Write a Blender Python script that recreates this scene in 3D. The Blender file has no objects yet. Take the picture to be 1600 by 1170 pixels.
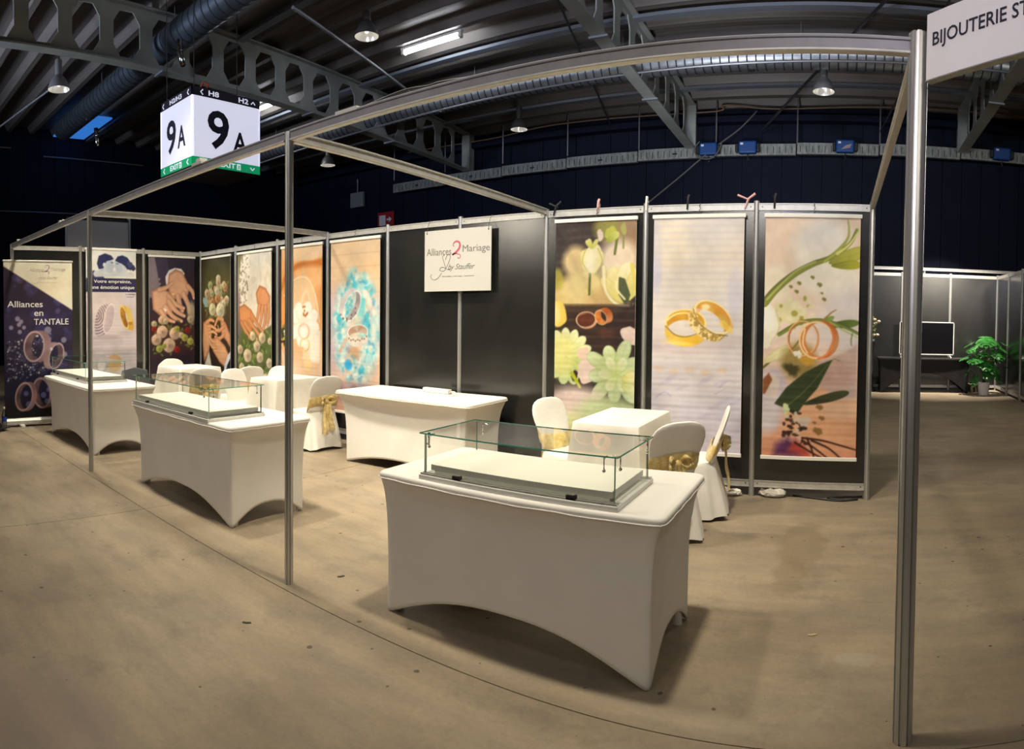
import bpy, bmesh, math, random
import numpy as np
from mathutils import Matrix, Vector
PI = math.pi
rng = random.Random(7)
SC = bpy.context.scene
COL = SC.collection

# ------------------------------------------------------------------ camera
cam = bpy.data.cameras.new('camera')
cam_o = bpy.data.objects.new('camera', cam); COL.objects.link(cam_o); SC.camera = cam_o
Rm = [[0.8672891, 0.4976941, 0.0104963], [-0.4973232, 0.8671847, -0.0256972], [-0.0218916, 0.0170668, 0.9996147]]
CP = Vector((8.5156, -2.2247, 1.5020))
mw = Matrix.Identity(4)
for i in range(3):
    mw[i][0] = Rm[0][i]; mw[i][1] = Rm[2][i]; mw[i][2] = -Rm[1][i]; mw[i][3] = CP[i]
cam_o.matrix_world = mw
FPX, V0 = 982.07, 518.32                      # the photograph is a stitched phone panorama: cylindrical
cam.type = 'PANO'
cam.panorama_type = 'CENTRAL_CYLINDRICAL'
cam.central_cylindrical_range_u_min = -800 / FPX
cam.central_cylindrical_range_u_max = 800 / FPX
cam.central_cylindrical_range_v_min = -(1170 - V0) / FPX
cam.central_cylindrical_range_v_max = V0 / FPX
cam.central_cylindrical_radius = 1
cam.clip_end = 200

# ------------------------------------------------------------------ world, lights, exposure
w = bpy.data.worlds.new('world'); SC.world = w; w.use_nodes = True
w.node_tree.nodes['Background'].inputs[0].default_value = (0.55, 0.62, 0.85, 1)
w.node_tree.nodes['Background'].inputs[1].default_value = 0.05
SC.view_settings.view_transform = 'Standard'
SC.view_settings.look = 'None'
SC.view_settings.exposure = 0.0
SC.view_settings.gamma = 1.0
SC.view_settings.use_curve_mapping = False
SC.render.engine = 'CYCLES'
SC.cycles.use_denoising = True
SC.cycles.max_bounces = 8
SC.cycles.transparent_max_bounces = 24
SC.cycles.caustics_reflective = False
SC.cycles.caustics_refractive = False
SC.cycles.sample_clamp_indirect = 4

def area(name, loc, target, size, power, col, spread=PI):
    l = bpy.data.lights.new(name, 'AREA'); l.shape = 'DISK'; l.size = size; l.energy = power; l.color = col; l.spread = spread
    o = bpy.data.objects.new(name, l); COL.objects.link(o); o.location = loc
    o.rotation_euler = (Vector(target) - Vector(loc)).to_track_quat('-Z', 'Y').to_euler()
    return o
WARM = (1.0, 0.90, 0.70)
area('hall_or_fill_light', (3.2, 0.0, 6.5), (4.2, 2.3, 0), 0.40, 66, WARM, 1.35)
area('hall_or_fill_light', (3.0, 0.6, 5.0), (0.3, 1.6, 1.0), 0.30, 42, WARM, 1.3)  # added fill from the right that brightens the left wall
area('hall_or_fill_light', (0.2, 0.3, 6.5), (1.8, 2.2, 0), 0.40, 62, WARM, 1.35)
area('hall_or_fill_light', (7.7, 0.2, 6.3), (6.0, 2.2, 0), 0.40, 72, WARM, 1.45)
area('hall_or_fill_light', (5.0, 0.2, 6.5), (7.0, 1.8, 0), 0.40, 26, WARM, 1.30)
area('hall_or_fill_light', (5.1, 0.15, 4.2), (4.7, 2.4, 0.3), 0.25, 17, WARM, 1.2)  # added low fill for the front of the reception table
area('hall_or_fill_light', (11.0, 6.3, 6.9), (11.0, 7.5, 0), 0.6, 40, WARM, 2.0)  # added weak fill to lift the far right floor
area('rear_booth_fill_light', (10.9, 10.2, 5.7), (10.8, 11.8, 1.9), 0.2, 150, (1.0, 0.9, 0.76), 1.0)  # added light for the rear booth wall and rails, no fixture there
area('hall_or_fill_light', (11.5, 1.5, 6.7), (11.0, 2.5, 0), 0.6, 50, WARM, 2.2)
area('hall_or_fill_light', (4.0, -3.2, 6.6), (4.5, -2.2, 0), 1.0, 14, (0.85, 0.85, 1.0), 2.0)
area('far_hall_or_fill_lamp', (6.9, -6.5, 3.4), (9.0, -0.3, 2.45), 0.5, 2.6, (0.95, 0.9, 1.0), 0.35)  # added narrow fill aimed at the name board
area('hall_or_fill_light', (12.5, -3.5, 6.0), (8.0, 0.5, 0.5), 1.5, 16, (0.72, 0.78, 1.0))
# far lamps of the hall behind the camera, low over the other stands
area('far_hall_or_fill_lamp', (-1.0, -8.6, 4.7), (4.0, 3.0, 2.0), 1.4, 22, (1.0, 0.9, 0.74), 1.2)
area('far_hall_or_fill_lamp', (6.0, -8.6, 4.9), (7.0, 3.0, 2.0), 1.4, 16, (1.0, 0.9, 0.74), 1.2)
area('far_hall_or_fill_lamp', (13.7, -8.6, 4.9), (10.5, 11.0, 2.5), 1.4, 50, (1.0, 0.9, 0.74), 1.2)
# added cool fill lights for the roof and upper back wall, not hall fixtures
area('roof_fill_light', (7.5, -4.0, 4.6), (5.5, 5.0, 8.5), 1.5, 190, (0.72, 0.78, 1.0), 1.7)
area('roof_fill_light', (-4.0, -5.0, 4.6), (-3.0, 3.0, 8.0), 1.5, 140, (0.70, 0.78, 1.0), 1.7)
area('wall_fill_light', (6.0, 5.2, 2.6), (6.0, 13.3, 6.2), 1.2, 46, (0.9, 0.92, 1.0), 1.5)

# ------------------------------------------------------------------ helpers
def s2l(c):
    c = np.clip(np.asarray(c, float), 0, 1)
    return np.where(c <= 0.04045, c / 12.92, ((c + 0.055) / 1.055) ** 2.4)
def hexc(r, g, b): return tuple(s2l(np.array([r, g, b]) / 255.0)) + (1,)

def new_mat(name, col, rough=0.6, metal=0.0, spec=0.5, coat=0.0, emit=None, estr=0.0):
    m = bpy.data.materials.new(name); m.use_nodes = True
    b = m.node_tree.nodes['Principled BSDF']
    b.inputs['Base Color'].default_value = tuple(col)[:3] + (1,)
    b.inputs['Roughness'].default_value = rough
    b.inputs['Metallic'].default_value = metal
    b.inputs['Specular IOR Level'].default_value = spec
    b.inputs['Coat Weight'].default_value = coat
    if emit: b.inputs['Emission Color'].default_value = tuple(emit)[:3] + (1,); b.inputs['Emission Strength'].default_value = estr
    return m
def noise_mat(name, c1, c2, scale=8, rough=0.6, metal=0.0, spec=0.5, bump=0.0, bscale=60, stretch=(1, 1, 1), lo=.35, hi=.65, detail=4, rvar=0.0):
    m = new_mat(name, c1, rough, metal, spec); nt = m.node_tree; N = nt.nodes; L = nt.links
    b = N['Principled BSDF']; tc = N.new('ShaderNodeTexCoord'); mp = N.new('ShaderNodeMapping'); mp.inputs['Scale'].default_value = stretch
    L.new(tc.outputs['Object'], mp.inputs[0])
    n = N.new('ShaderNodeTexNoise'); n.inputs['Scale'].default_value = scale; n.inputs['Detail'].default_value = detail; L.new(mp.outputs[0], n.inputs['Vector'])
    r = N.new('ShaderNodeValToRGB'); r.color_ramp.elements[0].position = lo; r.color_ramp.elements[1].position = hi
    r.color_ramp.elements[0].color = tuple(c1)[:3] + (1,); r.color_ramp.elements[1].color = tuple(c2)[:3] + (1,)
    L.new(n.outputs[0], r.inputs[0]); L.new(r.outputs[0], b.inputs['Base Color'])
    if bump:
        n2 = N.new('ShaderNodeTexNoise'); n2.inputs['Scale'].default_value = bscale; n2.inputs['Detail'].default_value = 3; L.new(mp.outputs[0], n2.inputs['Vector'])
        bp = N.new('ShaderNodeBump'); bp.inputs['Strength'].default_value = bump; bp.inputs['Distance'].default_value = 0.01
        L.new(n2.outputs[0], bp.inputs['Height']); L.new(bp.outputs[0], b.inputs['Normal'])
    if rvar:
        mr = N.new('ShaderNodeMapRange'); mr.inputs[3].default_value = rough - rvar; mr.inputs[4].default_value = rough + rvar
        L.new(n.outputs[0], mr.inputs[0]); L.new(mr.outputs[0], b.inputs['Roughness'])
    return m

class MB:
    """collects faces of ONE part"""
    def __init__(s): s.v = []; s.f = []
    def quad(s, a, b, c, d):
        n = len(s.v); s.v += [tuple(a), tuple(b), tuple(c), tuple(d)]; s.f.append((n, n + 1, n + 2, n + 3)); return s
    def box(s, x0, x1, y0, y1, z0, z1):
        n = len(s.v)
        s.v += [(x0, y0, z0), (x1, y0, z0), (x1, y1, z0), (x0, y1, z0), (x0, y0, z1), (x1, y0, z1), (x1, y1, z1), (x0, y1, z1)]
        for q in ((0, 3, 2, 1), (4, 5, 6, 7), (0, 1, 5, 4), (1, 2, 6, 5), (2, 3, 7, 6), (3, 0, 4, 7)): s.f.append(tuple(n + k for k in q))
        return s
    def prism(s, poly, z0, z1, axis='z', cap=True):
        """extrude a 2-D polygon along an axis"""
        n = len(s.v); k = len(poly)
        def P(a, b, t): return {'z': (a, b, t), 'y': (a, t, b), 'x': (t, a, b)}[axis]
        s.v += [P(a, b, z0) for a, b in poly] + [P(a, b, z1) for a, b in poly]
        for i in range(k):
            j = (i + 1) % k; s.f.append((n + i, n + j, n + k + j, n + k + i))
        if cap: s.f.append(tuple(n + i for i in reversed(range(k)))); s.f.append(tuple(n + k + i for i in range(k)))
        return s
    def tube(s, pts, r, n=8, cap=True):
        pts = [Vector(p) for p in pts]; rr = r if isinstance(r, (list, tuple)) else [r] * len(pts)
        base = len(s.v); up = None
        for i, p in enumerate(pts):
            t = (pts[min(i + 1, len(pts) - 1)] - pts[max(i - 1, 0)]).normalized()
            if up is None: up = Vector((0, 0, 1)) if abs(t.z) < .9 else Vector((1, 0, 0))
            a = t.cross(up).normalized(); up = a.cross(t).normalized()
            for k in range(n):
                an = 2 * PI * k / n; s.v.append(tuple(p + (a * math.cos(an) + up * math.sin(an)) * rr[i]))
        for i in range(len(pts) - 1):
            for k in range(n):
                j = (k + 1) % n; s.f.append((base + i * n + k, base + i * n + j, base + (i + 1) * n + j, base + (i + 1) * n + k))
        if cap:
            s.f.append(tuple(base + k for k in reversed(range(n)))); s.f.append(tuple(base + (len(pts) - 1) * n + k for k in range(n)))
        return s
    def lathe(s, prof, n=24, c=(0, 0, 0), cap=False):
        base = len(s.v)
        for r, z in prof:
            for k in range(n): a = 2 * PI * k / n; s.v.append((c[0] + r * math.cos(a), c[1] + r * math.sin(a), c[2] + z))
        for i in range(len(prof) - 1):
            for k in range(n):
                j = (k + 1) % n; s.f.append((base + i * n + k, base + i * n + j, base + (i + 1) * n + j, base + (i + 1) * n + k))
        if cap:
            s.f.append(tuple(base + k for k in reversed(range(n)))); s.f.append(tuple(base + (len(prof) - 1) * n + k for k in range(n)))
        return s
    def rings(s, rr, closed_top=True, closed_bot=False):
        base = len(s.v); n = len(rr[0])
        for ring in rr: s.v += [tuple(p) for p in ring]
        for i in range(len(rr) - 1):
            for k in range(n):
                j = (k + 1) % n; s.f.append((base + i * n + k, base + i * n + j, base + (i + 1) * n + j, base + (i + 1) * n + k))
        if closed_bot: s.f.append(tuple(base + k for k in reversed(range(n))))
        if closed_top: s.f.append(tuple(base + (len(rr) - 1) * n + k for k in range(n)))
        return s
    def mesh(s, name, mat, smooth=False):
        me = bpy.data.meshes.new(name); me.from_pydata(s.v, [], s.f); me.validate(); me.update()
        if mat: me.materials.append(mat)
        if smooth: me.polygons.foreach_set('use_smooth', [True] * len(me.polygons))
        return me
    def build(s, name, mat, parent=None, smooth=False, bevel=0, loc=None, rot=None, recalc=False):
        me = s.mesh(name, mat, smooth)
        if recalc:
            bm = bmesh.new(); bm.from_mesh(me); bmesh.ops.recalc_face_normals(bm, faces=bm.faces); bm.to_mesh(me); bm.free()
        o = bpy.data.objects.new(name, me); COL.objects.link(o)
        if parent: o.parent = parent
        if loc: o.location = loc
        if rot: o.rotation_euler = rot
        if bevel:
            b = o.modifiers.new('bevel', 'BEVEL'); b.width = bevel; b.segments = 2; b.limit_method = 'ANGLE'
        return o

def inst(o, parent, loc=None, rot=None):
    c = o.copy(); COL.objects.link(c); c.parent = parent
    if loc is not None: c.location = loc
    if rot is not None: c.rotation_euler = rot
    return c
def tag(o, label, cat, group=None):
    o['label'] = label; o['category'] = cat
    if group: o['group'] = group
    return o
def thing(name, label, cat, loc=(0, 0, 0), rz=0, group=None):
    o = bpy.data.objects.new(name, None); COL.objects.link(o); o.location = loc; o.rotation_euler = (0, 0, rz); o.empty_display_size = .1
    return tag(o, label, cat, group)
def structure(o): o['kind'] = 'structure'; return o
def struct_empty(name):
    o = bpy.data.objects.new(name, None); COL.objects.link(o); return structure(o)
def copy_tree(o, parent=None):
    c = o.copy(); COL.objects.link(c)
    if parent: c.parent = parent
    for ch in o.children: copy_tree(ch, c)
    return c

def text(body, size, parent, mat, loc, width=None, rot=(PI / 2, 0, 0), align='CENTER', bold=0.0, shear=0.0, name='lettering', height=None, ext=0.0006):
    cu = bpy.data.curves.new('t', 'FONT'); cu.body = body; cu.size = size; cu.align_x = align; cu.align_y = 'CENTER' if height is None else 'BOTTOM_BASELINE'
    cu.extrude = ext; cu.offset = bold; cu.shear = shear; cu.resolution_u = 3
    o = bpy.data.objects.new('t', cu); COL.objects.link(o)
    dg = bpy.context.evaluated_depsgraph_get(); me = bpy.data.meshes.new_from_object(o.evaluated_get(dg))
    bpy.data.objects.remove(o)
    co = np.zeros(len(me.vertices) * 3); me.vertices.foreach_get('co', co); co = co.reshape(-1, 3)
    if width:
        wd = co[:, 0].max() - co[:, 0].min(); co[:, 0] *= width / wd
    if height:
        co[:, 1] -= co[:, 1].min(); co[:, 1] *= height / co[:, 1].max()
    me.vertices.foreach_set('co', co.ravel())
    me.materials.clear(); me.materials.append(mat); me.name = name
    ob = bpy.data.objects.new(name, me); COL.objects.link(ob); ob.parent = parent; ob.location = loc; ob.rotation_euler = rot
    return ob

def stroke_mesh(mb, pts, wd, y=0.0, th=0.0012):
    """flat pen line in the local x-z plane with a little thickness; pts (x, z)"""
    n = len(pts); L = []
    for i in range(n):
        a = pts[max(i - 1, 0)]; b = pts[min(i + 1, n - 1)]
        dx, dz = b[0] - a[0], b[1] - a[1]; l = math.hypot(dx, dz) or 1
        ww = (wd[i] if isinstance(wd, (list, tuple)) else wd) / 2
        L.append(((pts[i][0] - dz / l * ww, pts[i][1] + dx / l * ww), (pts[i][0] + dz / l * ww, pts[i][1] - dx / l * ww)))
    base = len(mb.v)
    for (a, b) in L: mb.v += [(a[0], y, a[1]), (b[0], y, b[1]), (b[0], y - th, b[1]), (a[0], y - th, a[1])]
    for i in range(n - 1):
        p, q = base + 4 * i, base + 4 * i + 4
        for k in range(4): mb.f.append((p + k, p + (k + 1) % 4, q + (k + 1) % 4, q + k))
def smooth_path(ctrl, n=10):
    """Catmull-Rom through control points"""
    P = [ctrl[0]] + list(ctrl) + [ctrl[-1]]; out = []
    for i in range(1, len(P) - 2):
        for k in range(n):
            t = k / n; r = []
            for d in range(len(P[0])):
                a, b, c, e = P[i - 1][d], P[i][d], P[i + 1][d], P[i + 2][d]
                r.append(.5 * (2 * b + (c - a) * t + (2 * a - 5 * b + 4 * c - e) * t * t + (3 * b - a - 3 * c + e) * t ** 3))
            out.append(tuple(r))
    out.append(tuple(ctrl[-1])); return out

# ------------------------------------------------------------------ materials
M_ALU = noise_mat('brushed_aluminium', (.50, .50, .49), (.60, .60, .58), 30, .38, .75, stretch=(1, 1, .05), rvar=.06)
M_RAIL = noise_mat('rail_aluminium', (.56, .55, .52), (.64, .63, .60), 20, .45, .55, rvar=.05)
M_BEAMSHADE = noise_mat('shaded_aluminium', (.33, .33, .37), (.39, .39, .43), 14, .55, .15, rvar=.05)  # rail aluminium with the dim bluish shade of the front beams in its colour
M_BLACKP = noise_mat('black_laminate', (.012, .012, .012), (.017, .017, .016), 3, .21, 0, .85, bump=.02, bscale=200)
M_STEEL = noise_mat('painted_steel', (.28, .30, .27), (.35, .37, .34), 2, .6, 0, .4)
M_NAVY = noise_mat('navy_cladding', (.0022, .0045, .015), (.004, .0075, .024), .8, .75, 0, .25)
M_DECK = noise_mat('roof_deck', (.12, .105, .095), (.18, .16, .14), 3, .5, 0, .4, stretch=(.15, 3, 1))
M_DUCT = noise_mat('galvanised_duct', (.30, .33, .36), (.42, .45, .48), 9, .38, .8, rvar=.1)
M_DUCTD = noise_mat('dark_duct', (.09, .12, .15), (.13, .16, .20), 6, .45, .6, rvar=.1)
M_CLOTH = noise_mat('white_stretch_cloth', (.755, .73, .69), (.79, .765, .725), 5, .85, 0, .25, bump=.05, bscale=400)
M_LINEN = noise_mat('cream_linen', (.80, .77, .70), (.84, .81, .74), 12, .9, 0, .2, bump=.08, bscale=300)
M_CHAIRC = noise_mat('white_chair_cloth', (.82, .80, .76), (.86, .84, .80), 8, .85, 0, .25, bump=.15, bscale=25)
M_WHITE = new_mat('white_lacquer', (.82, .81, .76), .35)
M_TRAY = new_mat('white_display_tray', (.86, .86, .78), .5)
M_BASEM = new_mat('satin_base_metal', (.70, .69, .65), .4, .1)
M_BLACK = new_mat('black_plastic', (.012, .012, .013), .45)
M_CHROME = new_mat('chrome', (.62, .60, .56), .15, 1.0)
M_DARKMET = new_mat('dark_metal', (.10, .10, .10), .4, .7)
M_PIPE = new_mat('zinc_conduit', (.30, .31, .33), .45, .6)
M_BLUE = new_mat('blue_hoist_paint', (.008, .07, .27), .45)
M_BLACKCLOTH = noise_mat('black_stretch_cloth', (.010, .010, .011), (.016, .016, .017), 5, .8, 0, .3)
M_PAPER = new_mat('matt_white_board', (.55, .535, .50), .6)
M_GREYTXT = new_mat('grey_print', hexc(112, 112, 104), .6)
M_TXTB = new_mat('black_print', (.012, .011, .03), .6)
M_WHITETXT = new_mat('white_print', (.85, .83, .82), .6)
M_PINK = new_mat('pink_print', hexc(186, 84, 108), .6)
M_CABLE = new_mat('grey_cable', (.12, .12, .11), .6)

def glass_mat(name, tint, refl=0.9, rough=0.0):
    m = bpy.data.materials.new(name); m.use_nodes = True; nt = m.node_tree; nt.nodes.clear()
    o = nt.nodes.new('ShaderNodeOutputMaterial'); t = nt.nodes.new('ShaderNodeBsdfTransparent'); t.inputs[0].default_value = tint
    g = nt.nodes.new('ShaderNodeBsdfGlossy'); g.inputs['Roughness'].default_value = rough; g.inputs[0].default_value = (refl, refl, refl, 1)
    f = nt.nodes.new('ShaderNodeFresnel'); f.inputs[0].default_value = 1.45
    x = nt.nodes.new('ShaderNodeMixShader'); nt.links.new(f.outputs[0], x.inputs[0]); nt.links.new(t.outputs[0], x.inputs[1]); nt.links.new(g.outputs[0], x.inputs[2]); nt.links.new(x.outputs[0], o.inputs[0])
    return m
M_GLASS = glass_mat('clear_glass', (.985, .995, .982, 1))
M_GLASSEDGE = new_mat('green_glass_edge', (.10, .46, .33), .15)
M_GLASSEDGE2 = new_mat('grey_glass_edge', (.34, .50, .40), .2)

def sash_mat():
    m = bpy.data.materials.new('golden_organza'); m.use_nodes = True; nt = m.node_tree; b = nt.nodes['Principled BSDF']
    b.inputs['Base Color'].default_value = (.78, .58, .20, 1); b.inputs['Roughness'].default_value = .45; b.inputs['Sheen Weight'].default_value = .4
    b.inputs['Alpha'].default_value = .86
    tc = nt.nodes.new('ShaderNodeTexCoord'); n = nt.nodes.new('ShaderNodeTexNoise'); n.inputs['Scale'].default_value = 22; nt.links.new(tc.outputs['Object'], n.inputs['Vector'])
    r = nt.nodes.new('ShaderNodeValToRGB'); r.color_ramp.elements[0].color = (.62, .42, .12, 1); r.color_ramp.elements[1].color = (.90, .74, .34, 1)
    r.color_ramp.elements[0].position = .35; r.color_ramp.elements[1].position = .65
    nt.links.new(n.outputs[0], r.inputs[0]); nt.links.new(r.outputs[0], b.inputs['Base Color'])
    return m
M_SASH = sash_mat()

def floor_mat():
    m = bpy.data.materials.new('polished_concrete'); m.use_nodes = True; nt = m.node_tree; N = nt.nodes; L = nt.links; b = N['Principled BSDF']
    g = N.new('ShaderNodeNewGeometry')
    def noise(scale, detail=5, rough=.55, st=None):
        n = N.new('ShaderNodeTexNoise'); n.inputs['Scale'].default_value = scale; n.inputs['Detail'].default_value = detail; n.inputs['Roughness'].default_value = rough
        if st:
            mp = N.new('ShaderNodeMapping'); mp.inputs['Scale'].default_value = st; L.new(g.outputs['Position'], mp.inputs[0]); L.new(mp.outputs[0], n.inputs['Vector'])
        else: L.new(g.outputs['Position'], n.inputs['Vector'])
        return n
    def ramp(src, stops):
        r = N.new('ShaderNodeValToRGB'); e = r.color_ramp.elements
        while len(e) < len(stops): e.new(.5)
        for i, (p, c) in enumerate(stops): e[i].position = p; e[i].color = tuple(c)[:3] + (1,)
        L.new(src, r.inputs[0]); return r
    def mix(a, bcol, f, mode='MIX'):
        x = N.new('ShaderNodeMix'); x.data_type = 'RGBA'; x.blend_type = mode
        if isinstance(f, float): x.inputs[0].default_value = f
        else: L.new(f, x.inputs[0])
        L.new(a, x.inputs[6])
        if isinstance(bcol, tuple): x.inputs[7].default_value = bcol
        else: L.new(bcol, x.inputs[7])
        return x.outputs[2]
    base = ramp(noise(.7, 6, .6).outputs[0], [(.30, (.25, .198, .14)), (.5, (.325, .262, .185)), (.7, (.385, .315, .225))])
    streak = ramp(noise(3.0, 5, .6, (.6, 2.2, 1)).outputs[0], [(.3, (.76, .78, .82)), (.65, (1.10, 1.07, 1.02))])
    c = mix(base.outputs[0], streak.outputs[0], .8, 'MULTIPLY')
    fine = ramp(noise(38, 4, .7).outputs[0], [(.3, (.86, .86, .86)), (.7, (1.10, 1.10, 1.10))])
    c = mix(c, fine.outputs[0], .7, 'MULTIPLY')
    dirt = ramp(noise(2.1, 8, .72).outputs[0], [(.53, (0, 0, 0)), (.72, (1, 1, 1))])
    c = mix(c, (.20, .165, .125, 1), dirt.outputs[0])
    # small dark specks
    vo = N.new('ShaderNodeTexVoronoi'); vo.voronoi_dimensions = '2D'; vo.inputs['Scale'].default_value = 2.3; vo.inputs['Randomness'].default_value = 1; L.new(g.outputs['Position'], vo.inputs['Vector'])
    vo.inputs['Scale'].default_value = 4.2
    sepc = N.new('ShaderNodeSeparateColor'); L.new(vo.outputs['Color'], sepc.inputs[0])
    pw = N.new('ShaderNodeMath'); pw.operation = 'POWER'; pw.inputs[1].default_value = 4.0; L.new(sepc.outputs[0], pw.inputs[0])
    rad = N.new('ShaderNodeMath'); rad.operation = 'MULTIPLY_ADD'; rad.inputs[1].default_value = -.055; L.new(pw.outputs[0], rad.inputs[0]); L.new(vo.outputs['Distance'], rad.inputs[2])
    nn = noise(34, 3); add = N.new('ShaderNodeMath'); add.operation = 'MULTIPLY_ADD'; add.inputs[1].default_value = .07; L.new(nn.outputs[0], add.inputs[0]); L.new(rad.outputs[0], add.inputs[2])
    sp = ramp(add.outputs[0], [(.030, (.85, .85, .85)), (.042, (0, 0, 0))])
    c = mix(c, (.07, .055, .045, 1), sp.outputs[0])
    # one darker water stain by the calla banner and scuffs
    def blob(cx, cy, rx, ry, col, strength):
        nonlocal c
        mp = N.new('ShaderNodeMapping'); mp.vector_type = 'POINT'; mp.inputs['Location'].default_value = (-cx / rx, -cy / ry, 0); mp.inputs['Scale'].default_value = (1 / rx, 1 / ry, 0)
        L.new(g.outputs['Position'], mp.inputs[0])
        ln = N.new('ShaderNodeVectorMath'); ln.operation = 'LENGTH'; L.new(mp.outputs[0], ln.inputs[0])
        nz = noise(7, 4); m2 = N.new('ShaderNodeMath'); m2.operation = 'MULTIPLY_ADD'; m2.inputs[1].default_value = 1.3; L.new(nz.outputs[0], m2.inputs[0]); L.new(ln.outputs[1], m2.inputs[2])
        r = ramp(m2.outputs[0], [(.0, (1, 1, 1)), (1, (0, 0, 0))]); r.color_ramp.elements[0].position = .0
        rr = N.new('ShaderNodeMapRange'); rr.inputs[1].default_value = 1.75; rr.inputs[2].default_value = 1.45; rr.inputs[3].default_value = 0; rr.inputs[4].default_value = strength; L.new(m2.outputs[0], rr.inputs[0])
        c = mix(c, col, rr.outputs[0])
    blob(8.30, 1.95, .16, .45, (.20, .155, .095, 1), .55)
    blob(8.25, 1.45, .10, .3, (.20, .155, .095, 1), .5)
    blob(8.62, .55, .09, .06, (.45, .41, .36, 1), .25)
    blob(6.4, -1.55, .5, .3, (.28, .22, .18, 1), .4)
    blob(8.9, 1.1, .25, .3, (.24, .20, .15, 1), .35)
    L.new(c, b.inputs['Base Color'])
    rr = ramp(noise(1.6, 5).outputs[0], [(.3, (.40, .40, .40)), (.7, (.62, .62, .62))]); L.new(rr.outputs[0], b.inputs['Roughness'])
    b.inputs['Specular IOR Level'].default_value = .4
    bp = N.new('ShaderNodeBump'); bp.inputs['Strength'].default_value = .12; bp.inputs['Distance'].default_value = .004; L.new(noise(60, 4).outputs[0], bp.inputs['Height']); L.new(bp.outputs[0], b.inputs['Normal'])
    return m
M_FLOOR = floor_mat()
M_JOINT = new_mat('joint_filler', (.10, .075, .05), .9)

# ================================================================== THE HALL (setting)
M = 0.9748           # booth module (one panel with its post)
D = 3.0557           # booth depth
H = 2.5
floor = struct_empty('floor')
xs = [-10.0, 4.2, 12.6, 18.5]; ys = [-9.0, -0.068, 6.42, 13.4]
gp = .0028
for i in range(len(xs) - 1):
    for j in range(len(ys) - 1):
        sh = .0
        MB().box(xs[i] + gp, xs[i + 1] - gp, ys[j] + gp, ys[j + 1] - gp, -.12, 0).build('floor_slab', M_FLOOR, floor)
MB().box(-10, 18.5, -9, 13.4, -.2, -.012).build('joint_bed', M_JOINT, floor)

# hall walls of upright navy cladding panels
WALLY = 13.4
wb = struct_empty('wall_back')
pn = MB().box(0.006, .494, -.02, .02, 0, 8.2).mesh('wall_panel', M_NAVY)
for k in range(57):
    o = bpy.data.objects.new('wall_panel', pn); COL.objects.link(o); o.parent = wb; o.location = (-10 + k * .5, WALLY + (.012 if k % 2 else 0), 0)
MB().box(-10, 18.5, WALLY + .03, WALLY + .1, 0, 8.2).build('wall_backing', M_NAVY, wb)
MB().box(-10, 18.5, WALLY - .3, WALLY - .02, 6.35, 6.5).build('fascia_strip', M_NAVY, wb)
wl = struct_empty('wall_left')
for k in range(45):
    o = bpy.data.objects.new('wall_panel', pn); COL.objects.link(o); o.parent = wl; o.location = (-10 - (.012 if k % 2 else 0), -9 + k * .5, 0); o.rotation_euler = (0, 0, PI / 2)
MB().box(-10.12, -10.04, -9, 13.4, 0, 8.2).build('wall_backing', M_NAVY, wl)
wr = struct_empty('wall_right')
for k in range(45):
    o = bpy.data.objects.new('wall_panel', pn); COL.objects.link(o); o.parent = wr; o.location = (18.5, -9 + k * .5, 0); o.rotation_euler = (0, 0, PI / 2)
wf = struct_empty('wall_front')
for k in range(57):
    o = bpy.data.objects.new('wall_panel', pn); COL.objects.link(o); o.parent = wf; o.location = (-10 + k * .5, -9, 0)

# roof: sloping beams, deck of trapezoidal ribs
def zlow(y): return 1.502 + 4.62 - .027 * (y + 2.2247)
BD = 1.05
ceil = struct_empty('ceiling')
prof = [(0, 0), (.10, 0), (.20, .17), (.60, .17), (.70, 0), (.72, 0)]
dk = MB()
for (a, b) in zip(prof[:-1], prof[1:]):
    dk.quad((-10.1, a[0], a[1]), (18.6, a[0], a[1]), (18.6, b[0], b[1]), (-10.1, b[0], b[1]))
    dk.quad((-10.1, a[0], a[1] + .03), (-10.1, b[0], b[1] + .03), (18.6, b[0], b[1] + .03), (18.6, a[0], a[1] + .03))
dkm = dk.mesh('deck_panel', M_DECK)
for k in range(32):
    y = -9 + k * .72
    o = bpy.data.objects.new('deck_panel', dkm); COL.objects.link(o); o.parent = ceil; o.location = (0, y, zlow(y) + BD + .01 + (.003 if k % 2 else 0)); o.rotation_euler = (-math.atan(.027), 0, 0)
MB().quad((-10.2, -9, zlow(-9) + BD + .3), (18.7, -9, zlow(-9) + BD + .3), (18.7, 13.6, zlow(13.6) + BD + .3), (-10.2, 13.6, zlow(13.6) + BD + .3)).build('roof_membrane', M_DECK, ceil)
# thin light-grey channels under the deck
M_CHAN = new_mat('channel_steel', (.30, .33, .38), .4, .5)
M_SKY = new_mat('skylight_panel', (.05, .2, .6), .5, emit=(.05, .28, .95), estr=.55)
for (y, x0, x1) in ((8.55, -9.9, 18.4), (11.9, -9.9, 18.4), (5.1, -9.9, 18.4)):
    z = zlow(y) + BD - .06
    tag(MB().box(x0, x1, y - .09, y + .09, z, z + .06).build('steel_channel', M_CHAN), {8.55: 'grey steel channel under the roof deck just behind the lit tube', 11.9: 'grey steel channel under the roof nearest the back wall', 5.1: 'grey steel channel under the roof in front of the lit tube'}[y], 'channel', 'channels under the roof deck')
structure(MB().box(-9.8, -7.6, 3.9, 4.9, zlow(4) + BD - .06, zlow(4) + BD - .02).build('window_1', M_SKY))

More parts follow.
